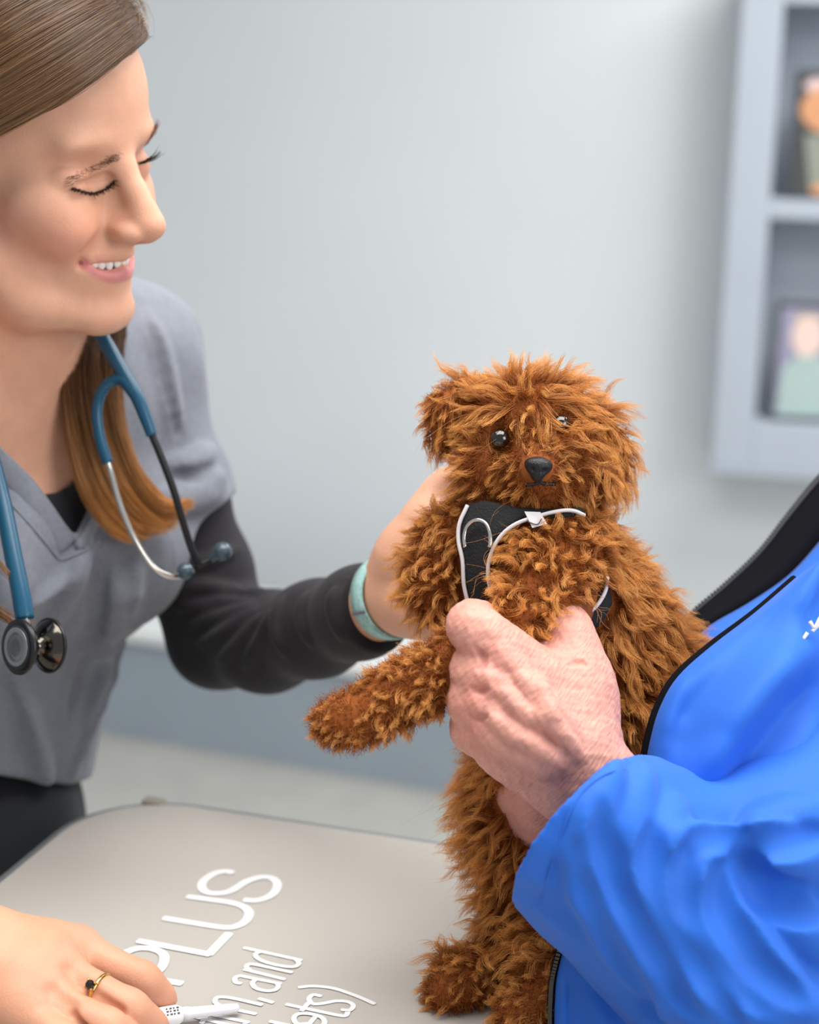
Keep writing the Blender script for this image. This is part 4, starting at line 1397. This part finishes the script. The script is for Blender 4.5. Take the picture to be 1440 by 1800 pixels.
# zip tape and teeth along the front edge
es = np.array(smooth_path(E0, 140))
tan = np.gradient(es, axis=0); tan /= np.linalg.norm(tan, axis=1)[:, None]
side = np.cross(tan, CF); side /= np.linalg.norm(side, axis=1)[:, None]
side = np.where((side @ CR > 0)[:, None], side, -side)
v, f = tube_geo(es - side * .001 - .0015 * CF, .0040, 8, True, (CF, .6))
tape = link_mesh('zip_tape', v, f, MAT['lining'], jk)
# far panel: blue facing and black collar lining with its own row of teeth
far_edge = [(1470, 812, 1.27), (1432, 850, 1.262), (1385, 908, 1.252), (1335, 972, 1.242), (1275, 1030, 1.232), (1212, 1086, 1.222), (1196, 1130, 1.215), (1190, 1200, 1.21)]
fe = [P(*e) for e in far_edge]
mid = [P(1520, 862, 1.262), P(1480, 905, 1.25), P(1440, 955, 1.238), P(1388, 1012, 1.226), P(1320, 1060, 1.215), P(1240, 1108, 1.205), P(1218, 1150, 1.20), P(1212, 1215, 1.195)]
o, _ = sheet('collar_lining', [[a, a * .5 + b * .5 - .003 * CF, b, b + .05 * CR + .03 * CF] for a, b in zip(fe, mid)], MAT['lining'], jk, 40, 14, .003)
low = [P(1620, 900, 1.20), P(1560, 950, 1.19), P(1500, 1000, 1.18), P(1430, 1056, 1.165), P(1345, 1110, 1.15), P(1262, 1172, 1.14), P(1230, 1240, 1.13), P(1215, 1330, 1.12)]
o, _ = sheet('inner_facing', [[a - .004 * CF, a * .55 + b * .45 - .012 * CF, b, b + .03 * CR + .02 * CF] for a, b in zip(mid, low)], MAT['jacket'], jk, 40, 16, .003)
fs = np.array(smooth_path(fe, 90))
v, f = tube_geo(fs - .002 * CF, .0020, 6)
ztape = link_mesh('zip_tape', v, f, MAT['zip'], jk)
geo = []
tg = np.gradient(fs, axis=0); tg /= np.linalg.norm(tg, axis=1)[:, None]
for i in range(4, 80):
    s_ = np.cross(tg[i], CF); s_ = s_ if s_ @ CR < 0 else -s_
    geo.append(box_geo(fs[i] - .0024 * CF + s_ * .0005 - tg[i] * .0008, tg[i] * .0016, s_ * .0028, -CF * .0012))
v, f = merge(*geo)
tag(link_mesh('zip_teeth', v, f, MAT['zip'], ztape, False), kind='stuff')
geo = []
for i in range(96, 139):
    s_ = -side[i]
    geo.append(box_geo(es[i] - .0046 * CF + s_ * .0022 - tan[i] * .0008, tan[i] * .0016, s_ * .0026, -CF * .0012))
v, f = merge(*geo)
tag(link_mesh('zip_teeth', v, f, MAT['smoke'], tape, False), kind='stuff')
# back of the jacket, closing the garment round the trunk
B = Field(P(1560, 1400, 1.2) - np.array([.15, .22, .34]), P(1560, 1400, 1.2) + np.array([.32, .26, .38]), .006)
B.chain([P(1830, 1150, 1.30), P(1700, 1430, 1.25), P(1690, 1900, 1.25)], [.12, .135, .145], .05)
B.chain([P(1610, 1300, 1.105), P(1720, 1150, 1.15), P(1800, 1060, 1.25)], [.076, .078, .085], .04)
B.chain([P(1800, 1060, 1.27), P(1800, 1000, 1.275)], [.092, .086], .02)
v, q = B.mesh()
link_mesh('jacket_back', v, q, MAT['jacket'], jk)
# stitched white emblem at the frame's edge
for pts in ([(1424, 1092), (1432, 1104), (1440, 1090), (1450, 1072)], [(1412, 1124), (1416, 1118), (1420, 1112)], [(1428, 1110), (1436, 1102), (1446, 1094)]):
    dg = 1.045
    v, f = tube_geo(smooth_path([P(x, y, dg) for x, y in pts], 10), .0012, 6)
    link_mesh('white_embroidery', v, f, MAT['ink_white'], jk)

# ================================================================== THE PUPPY
paw1 = T(800, 1762); paw2 = T(925, 1812)
dog = empty('puppy', (paw1 * .5 + paw2 * .5), 'curly apricot puppy standing upright on the table in a black harness', 'dog')
F = Field(P(880, 1200, 1.10) - np.array([.14, .12, .235]), P(880, 1200, 1.10) + np.array([.14, .13, .24]), .0021)
HX = unit(CR - .12 * CU); HY = unit(CU + .12 * CR); HZ = np.cross(HX, HY); HZ = HZ if HZ @ CF < 0 else -HZ      # head axes
F.ell(P(930, 756, 1.112), (.038, .034, .037), np.array([HX, HY, HZ]), .012)
F.cap(P(938, 798, 1.085), P(946, 826, 1.066), .017, .0125, .016)
F.ell(P(872, 822, 1.097), (.021, .019, .019), np.array([HX, HY, HZ]), .018)
F.ell(P(1012, 832, 1.097), (.023, .020, .019), np.array([HX, HY, HZ]), .018)
F.ell(P(952, 862, 1.082), (.018, .010, .014), np.array([HX, HY, HZ]), .014)
F.ell(P(985, 780, 1.083), (.014, .010, .012), np.array([HX, HY, HZ]), .014)
F.chain([P(818, 708, 1.118), P(790, 724, 1.115), P(778, 766, 1.112)], [.013, .0115, .008], .012, flat=(CF, 1.6))
F.chain([P(1030, 745, 1.118), P(1052, 790, 1.116), P(1066, 838, 1.112)], [.015, .0145, .011], .014, flat=(CF, 1.5))
F.cap(P(925, 830, 1.118), P(925, 930, 1.125), .034, .036, .02)
F.ell(P(930, 990, 1.118), (.042, .046, .044), np.array([CR, CU, CF]), .02)
F.chain([P(945, 1000, 1.125), P(1020, 1110, 1.140), P(1092, 1190, 1.150)], [.044, .047, .044], .03)
F.chain([P(975, 985, 1.095), P(945, 1085, 1.066), P(880, 1140, 1.050), P(800, 1176, 1.040), P(700, 1218, 1.030), P(628, 1264, 1.024), P(578, 1268, 1.022)], [.025, .021, .0135, .0110, .0080, .0048, .0034], .02, n=22)
F.chain([P(850, 945, 1.125), P(805, 970, 1.128), P(788, 1020, 1.122), P(792, 1050, 1.116)], [.024, .019, .0155, .012], .016, n=12)
F.chain([P(1080, 1210, 1.150), P(1020, 1290, 1.135), P(955, 1345, 1.128), P(928, 1430, 1.124), P(918, 1540, 1.116)], [.040, .033, .023, .0180, .0150], .03, n=16)
F.chain([P(918, 1540, 1.116), P(920, 1640, 1.115), paw1 + (.026, .012, .022)], [.0150, .0130, .0135], .016)
F.chain([paw1 + (.026, .012, .018), paw1 + (.004, .002, .0145), paw1 - (.006, .006, -.0125)], [.0140, .0140, .0115], .012)
F.chain([P(1070, 1250, 1.165), P(1010, 1420, 1.150), P(985, 1600, 1.130), paw2 + (.02, .012, .02)], [.038, .026, .0175, .015], .03, n=14)
F.chain([paw2 + (.02, .012, .017), paw2 - (.004, .004, -.0135)], [.0155, .0145], .012)
# sockets
EYE1, EYE2 = P(879, 771, 1.074), P(986, 745, 1.077)
F.ell(EYE1, .0085, None, .006, 's'); F.ell(EYE2, .0070, None, .006, 's')
DOG = F
vd, qd = F.mesh(); vd = relax(vd, qd, 2, .5)
link_mesh('body', vd, qd, MAT['dog_skin'], dog)


def ball(name, c, r, mat, parent, axis=CF, squash=1.0):
    pr = [(.0001, -r * squash)] + [(r * math.cos(t), r * squash * math.sin(t)) for t in np.linspace(-1.45, 1.45, 13)] + [(.0001, r * squash)]
    v, f = lathe_geo(pr, c, axis, 24)
    return link_mesh(name, v, f, mat, parent)


ball('eye', EYE1 - .0005 * CF, .0064, MAT['dog_eye'], dog)
ball('eye', EYE2 - .0005 * CF, .0058, MAT['dog_eye'], dog)
NC = P(946, 823, 1.0545)
N = Field(NC - .02, NC + .02, .0006)
N.ell(NC + .001 * HY, (.0080, .0058, .0070), np.array([HX, HY, HZ]), .003)
N.ell(NC + .0025 * HY, (.0084, .0035, .0062), np.array([HX, HY, HZ]), .003)
N.ell(NC - .004 * HY + .001 * HZ, (.0040, .0045, .0050), np.array([HX, HY, HZ]), .003)
for s in (-1, 1):
    N.ell(NC + s * .0042 * HX - .0012 * HY + .0068 * HZ, (.0020, .0013, .003), np.array([unit(HX + s * .5 * HY), unit(HY - s * .5 * HX), HZ]), .0015, 's')
    N.cap(NC + s * .0062 * HX - .0022 * HY + .005 * HZ, NC + s * .0082 * HX - .0010 * HY + .003 * HZ, .0006, .0006, .001, 's')
N.cap(NC - .001 * HY + .0075 * HZ, NC - .009 * HY + .005 * HZ, .0005, .0005, .001, 's')
v, q = N.mesh()
link_mesh('nose', v, q, MAT['dog_nose'], dog)
v, f = tube_geo(smooth_path([P(925, 854, 1.060), P(944, 850, 1.0560), P(948, 842, 1.0545), P(954, 850, 1.0560), P(976, 851, 1.060)], 24), .0011, 6)
link_mesh('mouth', v, f, MAT['dog_nose'], dog)

# ---------------------------------------------------------------- harness
HARN = [(812, 905), (822, 885), (850, 878), (905, 890), (960, 894), (1024, 890), (1030, 905), (985, 912), (930, 908), (880, 940), (862, 975), (858, 1020), (866, 1085), (826, 1085), (815, 1030), (805, 960)]
HARN2 = [(1070, 1010), (1078, 1060), (1058, 1100), (1020, 1118), (985, 1110), (1000, 1085), (1040, 1055), (1062, 1020)]
TD = Field(P(940, 1000, 1.11) - .10, P(940, 1000, 1.11) + .10, .0021)          # trunk only, the harness lies on it
TD.cap(P(925, 830, 1.118), P(925, 930, 1.125), .034, .036, .02)
TD.ell(P(930, 990, 1.118), (.042, .046, .044), np.array([CR, CU, CF]), .02)
TD.chain([P(945, 1000, 1.125), P(1020, 1110, 1.140), P(1092, 1190, 1.150)], [.044, .047, .044], .03)
TD.cap(P(855, 940, 1.115), P(845, 1080, 1.115), .022, .022, .02)
TD.D -= .0095
K = Field(P(940, 1000, 1.11) - .10, P(940, 1000, 1.11) + .10, .0017)


def vest(poly):
    """shell over the trunk inside an outline"""
    A = Field(TD.lo, TD.ax_hi() - TD.h * .5, TD.h)
    g = np.stack(np.meshgrid(*A.ax, indexing='ij'), -1)
    s_ = TD.D
    shell = np.abs(s_) - .0022
    x, y, d = project(g.reshape(-1, 3).astype(float))
    sd = (poly_sd(x, y, poly) * d / FPX).reshape(s_.shape)
    A.D = np.maximum(np.maximum(shell, sd), (d.reshape(s_.shape) - 1.135)).astype(np.float32)
    v, q = A.mesh()
    return relax(v, q, 2, .5), q


V_, Q_ = join_quads([vest(HARN), vest(HARN2)])
harness = link_mesh('harness', V_, Q_, MAT['mesh_black'], dog)


def on_vest(pix, off): return TD.hit(pix, off=off)


for pts in ([(822, 888), (808, 920), (806, 950), (813, 985), (816, 1030), (826, 1072)],
            [(1028, 906), (1008, 898), (985, 898), (950, 906), (905, 922), (876, 948), (860, 985), (859, 1020), (868, 1056)],
            [(1068, 1014), (1064, 1040), (1048, 1066), (1022, 1086), (1000, 1104)]):
    q_ = on_vest(smooth_path(pts, 40), .0045)
    v, f = tube_geo(q_, .0013, 8)
    link_mesh('piping', v, f, MAT['piping'], harness)
pts = [(818, 962), (816, 945), (820, 928), (830, 917), (843, 914), (855, 921), (861, 936), (862, 955), (860, 962)]
q_ = on_vest(smooth_path(pts, 40), .0085)
v, f = tube_geo(q_, .0013, 10)
link_mesh('d_ring', v, f, MAT['steel'], harness)
q_ = [on_vest([p_], .0065)[0] for p_ in ((922, 899), (950, 900), (962, 921), (936, 928))]
v = np.array(q_ + [p_ + .001 * CF for p_ in q_]); f = [(0, 1, 2, 3), (7, 6, 5, 4), (0, 4, 5, 1), (1, 5, 6, 2), (2, 6, 7, 3), (3, 7, 4, 0)]
lab = link_mesh('care_tag', v, f, MAT['piping'], harness, False)
q_ = on_vest(smooth_path([(926, 916), (944, 922), (952, 912)], 8), .0072)
v, f = tube_geo(q_, .0004, 5)
link_mesh('tag_stitch', v, f, MAT['frame'], harness)

# ---------------------------------------------------------------- curly coat
r_ = np.random.default_rng(11)
tri = np.vstack([qd[:, [0, 1, 2]], qd[:, [0, 2, 3]]])
A, B_, C_ = vd[tri[:, 0]], vd[tri[:, 1]], vd[tri[:, 2]]
nn = np.cross(B_ - A, C_ - A); ar = np.linalg.norm(nn, axis=1)


def sample_skin(n):
    i = r_.choice(len(tri), n, p=ar / ar.sum())
    u, w_ = r_.random(n), r_.random(n); fl = u + w_ > 1; u[fl], w_[fl] = 1 - u[fl], 1 - w_[fl]
    p = A[i] + u[:, None] * (B_[i] - A[i]) + w_[:, None] * (C_[i] - A[i])
    return p, DOG.grad(p)


def near(p, c, r): return np.exp(-((p - c) ** 2).sum(1) / r ** 2)


NL, NS, NP = 5600, 24, 14
root, nrm = sample_skin(NL)
px, py, dd = project(root)
G_ = np.array([0, 0, -1.0])
# length of the coat and the way it falls, region by region
ln = np.full(NL, .0155)
head = (py < 905) & (px > 730)
top = head & (py < 735)
ln[head] = .0135; ln[top] = .0205
ear_l = (px < 805) & (py < 830); ear_r = (px > 1035) & (py < 910) & (py > 730)
ln[ear_l] = .0095; ln[ear_r] = .0145
jaw = head & (py > 852); ln[jaw] = .0100
ln *= 1 - .60 * near(root, NC, .026) - .45 * near(root, EYE1, .017) - .20 * near(root, EYE2, .014)
leg = (py > 1080) & (px < 845) & (py < 1330)
ln[leg] = .0080
paw = (px < 650) & (py < 1330) & (py > 1080); ln[paw] = .0048
hind = py > 1340; ln[hind] = .0180
hp = (py > 1690); ln[hp] = .0075
rump = (px > 1040) & (py > 960) & (py < 1340); ln[rump] = .0185
arm_r = (px < 820) & (py > 900) & (py < 1085); ln[arm_r] = .0135
ln *= 1.12 * r_.uniform(.7, 1.3, NL)
comb = .25 * G_ + 0 * nrm
fromnose = root - NC; fromnose /= np.linalg.norm(fromnose, axis=1)[:, None] + 1e-9
face = head & ~ear_l & ~ear_r
comb = np.where(face[:, None], .95 * fromnose + .10 * G_ + .25 * CR, comb)
fc = P(928, 688, 1.080)
fore_ = root - fc; fore_ /= np.linalg.norm(fore_, axis=1)[:, None] + .022
fore_ = 1.5 * fore_
crown = face & (py < 765)
comb = np.where(crown[:, None], 1.0 * fore_ + .12 * CR + .05 * WZ, comb)
comb = np.where((ear_l | ear_r)[:, None], .9 * G_, comb)
legdir = unit(P(572, 1272, 1.022) - P(800, 1172, 1.04))
comb = np.where(leg[:, None], 0 * G_ + .35 * legdir, comb)
comb = np.where(paw[:, None], 1.1 * legdir + .1 * G_, comb)
comb = np.where(hind[:, None], .35 * G_ - .25 * CR, comb)
comb = np.where(hp[:, None], -.5 * CR + .3 * G_, comb)
comb = np.where(rump[:, None], .45 * G_ + .25 * CR, comb)
out_w = np.where(face, .42, .62); out_w = np.where(crown, .55, out_w); out_w = np.where(paw, .18, out_w)
d0 = nrm * out_w[:, None] + comb + r_.normal(0, .24, (NL, 3))
# keep the coat out of the skin
dn = (d0 * nrm).sum(1); d0 += nrm * np.maximum(0, .22 - dn)[:, None]
d0 /= np.linalg.norm(d0, axis=1)[:, None]
# clear the eyes, the nose, the harness and the hands
keep = np.ones(NL, bool)
keep &= ((root - EYE1) ** 2).sum(1) > .0088 ** 2
keep &= ((root - EYE2) ** 2).sum(1) > .0090 ** 2
keep &= ((root - NC) ** 2).sum(1) > .0098 ** 2
vis = (nrm @ CF) < .25
for poly in (HARN, HARN2):
    keep &= ~((poly_sd(px, py, poly) < 2) & vis & (dd < 1.125))
keep &= OHAND.sample(root) > .002
keep &= F2.sample(root + nrm * .004) > .001
root, nrm, d0, ln = root[keep], nrm[keep], d0[keep], ln[keep]
px, py = px[keep], py[keep]
n = len(root)
t = np.linspace(0, 1, NP)
ax1 = np.cross(d0, r_.normal(size=(n, 3))); ax1 /= np.linalg.norm(ax1, axis=1)[:, None]
ax2 = np.cross(d0, ax1)
curl = r_.uniform(.0016, .0042, n) * np.clip(ln / .017, .45, 1.3)
hd = (py < 900)
curl[hd] *= 1.0
turn = r_.uniform(4.0, 8.0, n); turn[hd] *= .7
ph = r_.uniform(0, 6.28, n)
env = (t ** .8)[None, :]
arg = ph[:, None] + turn[:, None] * t[None, :]
path = root[:, None] + d0[:, None] * (ln[:, None] * t)[:, :, None] \
    + (curl[:, None] * env * (np.cos(arg) - np.cos(ph)[:, None]))[:, :, None] * ax1[:, None] \
    + (.8 * curl[:, None] * env * (np.sin(arg) - np.sin(ph)[:, None]))[:, :, None] * ax2[:, None] \
    + G_ * (ln[:, None] * .22 * t ** 2)[:, :, None]
# strands of each lock, gathered towards its tip
o1 = r_.normal(0, 1, (n, NS, 1, 3)) * .0017
o2 = r_.normal(0, 1, (n, NS, 1, 3)) * .0010
tt = t[None, None, :, None]
S = path[:, None] + o1 * (1 - .80 * tt) + o2 * tt * .55
S = S + d0[:, None, None] * (ln[:, None, None, None] * r_.uniform(-.25, .18, (n, NS, 1, 1)) * tt)
S = S + .0004 * np.sin(r_.uniform(0, 6.28, (n, NS, 1, 3)) + tt * r_.uniform(4, 14, (n, NS, 1, 1))) * tt
S = S.reshape(-1, NP, 3)
# nothing hangs across the harness but a few wisps
mid_ = S[:, NP * 2 // 3]
mx_, my_, md_ = project(mid_)
over = np.zeros(len(S), bool)
for poly in (HARN, HARN2):
    over |= (poly_sd(mx_, my_, poly) < (7 if poly is HARN2 else 1))
over &= (md_ < 1.12) & (r_.random(len(S)) < .96)
# the coat parts in front of the eyes
for e_, rad_, keep_ in ((EYE1, .0078, 0.0), (EYE2, .0055, .70)):
    q_ = S - e_; along_ = q_ @ -CF
    side_ = np.linalg.norm(q_ + along_[..., None] * CF, axis=-1)
    over |= ((side_ < rad_) & (along_ > -.002) & (along_ < .03)).any(1) & (r_.random(len(S)) >= keep_)
S = S[~over]
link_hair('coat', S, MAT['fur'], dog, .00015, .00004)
# fine undercoat between the locks
ur, un = sample_skin(70000)
ux, uy, ud = project(ur)
uk = (((ur - EYE1) ** 2).sum(1) > .0085 ** 2) & (((ur - EYE2) ** 2).sum(1) > .0065 ** 2) & (((ur - NC) ** 2).sum(1) > .0095 ** 2) & (OHAND.sample(ur) > .001) & (F2.sample(ur) > .001)
for poly in (HARN, HARN2):
    uk &= ~((poly_sd(ux, uy, poly) < 3) & ((un @ CF) < .25) & (ud < 1.125))
ur, un = ur[uk], un[uk]; m_ = len(ur)
ul = .0065 * r_.uniform(.6, 1.3, m_) * (1 - .65 * near(ur, NC, .022))
ud_ = un + .45 * G_ + r_.normal(0, .45, (m_, 3)); ud_ /= np.linalg.norm(ud_, axis=1)[:, None]
tu = np.linspace(0, 1, 6)
U_ = ur[:, None] + ud_[:, None] * (ul[:, None] * tu)[:, :, None] + .0008 * np.sin(r_.uniform(0, 6.28, (m_, 1, 3)) + 7 * tu[None, :, None]) * tu[None, :, None]
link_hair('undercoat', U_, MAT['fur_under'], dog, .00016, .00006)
# stray hairs
k = r_.choice(n, 700)
st = root[k][:, None] + (d0[k] + r_.normal(0, .35, (700, 3)))[:, None] * (ln[k][:, None] * r_.uniform(1.1, 1.7, (700, 1)) * t)[:, :, None] \
    + (.003 * np.sin(ph[k][:, None] + 5 * t[None]))[:, :, None] * ax1[k][:, None] + G_ * (.006 * t ** 2)[None, :, None]
link_hair('stray_hairs', st, MAT['fur'], dog, .00009, .00003)

# ================================================================== STETHOSCOPE round the vet's neck
sroot = empty('stethoscope', P(200, 900, 1.23), "blue-tubed stethoscope with dark metal chest piece hanging round the vet's neck", 'stethoscope')


def D(pts): return [P(*p) for p in pts]


arm1 = D([(160, 560, 1.245), (178, 590, 1.240), (212, 648, 1.235), (240, 696, 1.232), (256, 735, 1.232), (267, 765, 1.233)])
v, f = tube_geo(smooth_path(arm1, 40), np.interp(np.linspace(0, 1, 40), [0, .3, .6, 1], [.0052, .0056, .0050, .0040]), 16)
t1 = link_mesh('blue_tube', v, f, MAT['blue_tube'], sroot)
v, f = tube_geo(smooth_path(D([(236, 690, 1.232), (216, 668, 1.233), (193, 672, 1.235), (176, 694, 1.237), (170, 730, 1.238), (177, 775, 1.238), (190, 814, 1.238)]), 44), np.interp(np.linspace(0, 1, 44), [0, .3, 1], [.0050, .0042, .0041]), 16)
link_mesh('blue_tube', v, f, MAT['blue_tube'], sroot)
v, f = tube_geo(smooth_path(D([(188, 806, 1.238), (196, 835, 1.238), (212, 890, 1.236), (238, 950, 1.236), (268, 995, 1.240), (296, 1012, 1.246), (322, 1012, 1.252), (340, 1004, 1.256)]), 60), .0021, 12)
link_mesh('ear_tube', v, f, MAT['steel'], sroot)
v, f = tube_geo(smooth_path(D([(266, 762, 1.233), (282, 800, 1.235), (304, 858, 1.240), (324, 925, 1.248), (338, 968, 1.254), (350, 992, 1.258)]), 50), .0028, 12)
link_mesh('ear_tube', v, f, MAT['black_rubber'], sroot)


def eartip(c, r, axis):
    v, f = lathe_geo([(.0001, -r * 1.5), (r * .42, -r * 1.45), (r * .45, -r * .8)] + [(r * math.cos(t), r * math.sin(t)) for t in np.linspace(-.8, 1.4, 12)] + [(.0001, r)], c, axis, 24)
    return link_mesh('eartip', v, f, MAT['eartip'], sroot)


eartip(P(326, 1004, 1.247), .0064, P(326, 1004, 1.24) - P(345, 1012, 1.262))
eartip(P(391, 970, 1.262), .0072, P(391, 970, 1.262) - P(352, 992, 1.258))
v, f = tube_geo(smooth_path(D([(348, 994, 1.258), (362, 988, 1.259), (378, 978, 1.261)]), 12), .0024, 10)
link_mesh('ear_tube', v, f, MAT['black_rubber'], sroot)
left = D([(160, 562, 1.245), (120, 520, 1.30), (20, 470, 1.335), (-70, 520, 1.30), (-60, 660, 1.225), (-22, 780, 1.195), (4, 880, 1.182), (22, 970, 1.170), (36, 1040, 1.162), (44, 1088, 1.158)])
v, f = tube_geo(smooth_path(left, 90), np.interp(np.linspace(0, 1, 90), [0, .5, .97, 1], [.0052, .0056, .0066, .0064]), 16)
link_mesh('blue_tube', v, f, MAT['blue_tube'], sroot)
v, f = tube_geo(smooth_path(D([(44, 1084, 1.158), (50, 1108, 1.157), (55, 1130, 1.157)]), 10), .0026, 12)
link_mesh('stem', v, f, MAT['steel'], sroot)
cax = unit(P(90, 1133, 1.168) - P(26, 1136, 1.146))
cc = P(57, 1136, 1.157)
v, f = lathe_geo([(.0001, -.0126), (.0150, -.0126), (.0178, -.0118), (.0184, -.0100), (.0176, -.0078), (.0120, -.0058), (.0066, -.0040), (.0060, 0), (.0064, .0036), (.0090, .0052), (.0130, .0080), (.0168, .0112), (.0182, .0132), (.0184, .0142), (.0170, .0146), (.0001, .0120)], cc, cax, 40)
cp_ = link_mesh('chest_piece', v, f, MAT['smoke'], sroot)
v, f = lathe_geo([(.0001, -.0136), (.0142, -.0134), (.0150, -.0127), (.0150, -.0122), (.0001, -.0122)], cc, cax, 40)
link_mesh('diaphragm', v, f, MAT['diaphragm'], cp_)
for R_ in (.0060, .0098, .0128):
    v, f = lathe_geo([(R_ - .0003, -.0137), (R_ + .0003, -.0137), (R_ + .0003, -.0130), (R_ - .0003, -.0130)], cc, cax, 40)
    link_mesh('printed_circle', v, f, MAT['rim'], cp_)
v, f = lathe_geo([(.0150, -.0130), (.0170, -.0132), (.0188, -.0116), (.0190, -.0098), (.0184, -.0092), (.0150, -.0118)], cc, cax, 40)
link_mesh('black_rim', v, f, MAT['black_rubber'], cp_)
v, f = lathe_geo([(.0172, .0150), (.0190, .0146), (.0191, .0130), (.0180, .0124), (.0172, .0150)], cc, cax, 40)
link_mesh('black_rim', v, f, MAT['black_rubber'], cp_)

# ================================================================== SYRINGE under the vet's fingers
zs = TABLE_Z + .0075
sy0, sy1, sy2 = T(262, 1792, zs), T(322, 1782, zs), T(410, 1772, zs - .002)
syr = empty('syringe', (sy1[0], sy1[1], TABLE_Z), "white plastic syringe lying on the table under the vet's fingertips", 'syringe')
dx_ = unit(sy1 - sy0)
v, f = lathe_geo([(.0001, 0), (.0060, 0), (.0062, .001), (.0062, np.linalg.norm(sy1 - sy0) - .004), (.0048, np.linalg.norm(sy1 - sy0) - .001), (.0030, np.linalg.norm(sy1 - sy0)), (.0001, np.linalg.norm(sy1 - sy0))], sy0, sy1 - sy0, 24)
barrel = link_mesh('barrel', v, f, MAT['syringe'], syr)
v, f = lathe_geo([(.0001, -.001), (.0040, -.001), (.0042, .003), (.0036, .006), (.0031, .028), (.0027, .0345), (.0016, .036), (.0001, .036)], sy1, sy2 - sy1, 20)
link_mesh('needle_cap', v, f, MAT['clear'], syr)
up_ = unit(WZ * .75 - CF * .6); up_ = unit(up_ - dx_ * np.dot(up_, dx_)); sd_ = np.cross(up_, dx_)
for i in range(3):
    for j in range(4):
        c = sy1 - dx_ * (.0105 - .0022 * j) + sd_ * (-.0022 + .0019 * i); c = c + up_ * math.sqrt(.0062 ** 2 - (-.0022 + .0019 * i) ** 2)
        v, f = box_geo(c - dx_ * .0007 - sd_ * .0005, dx_ * (.0015 if (i + j) % 2 else .001), sd_ * .0011, up_ * .0002)
        link_mesh('printed_mark', v, f, MAT['ink_black'], barrel, False)
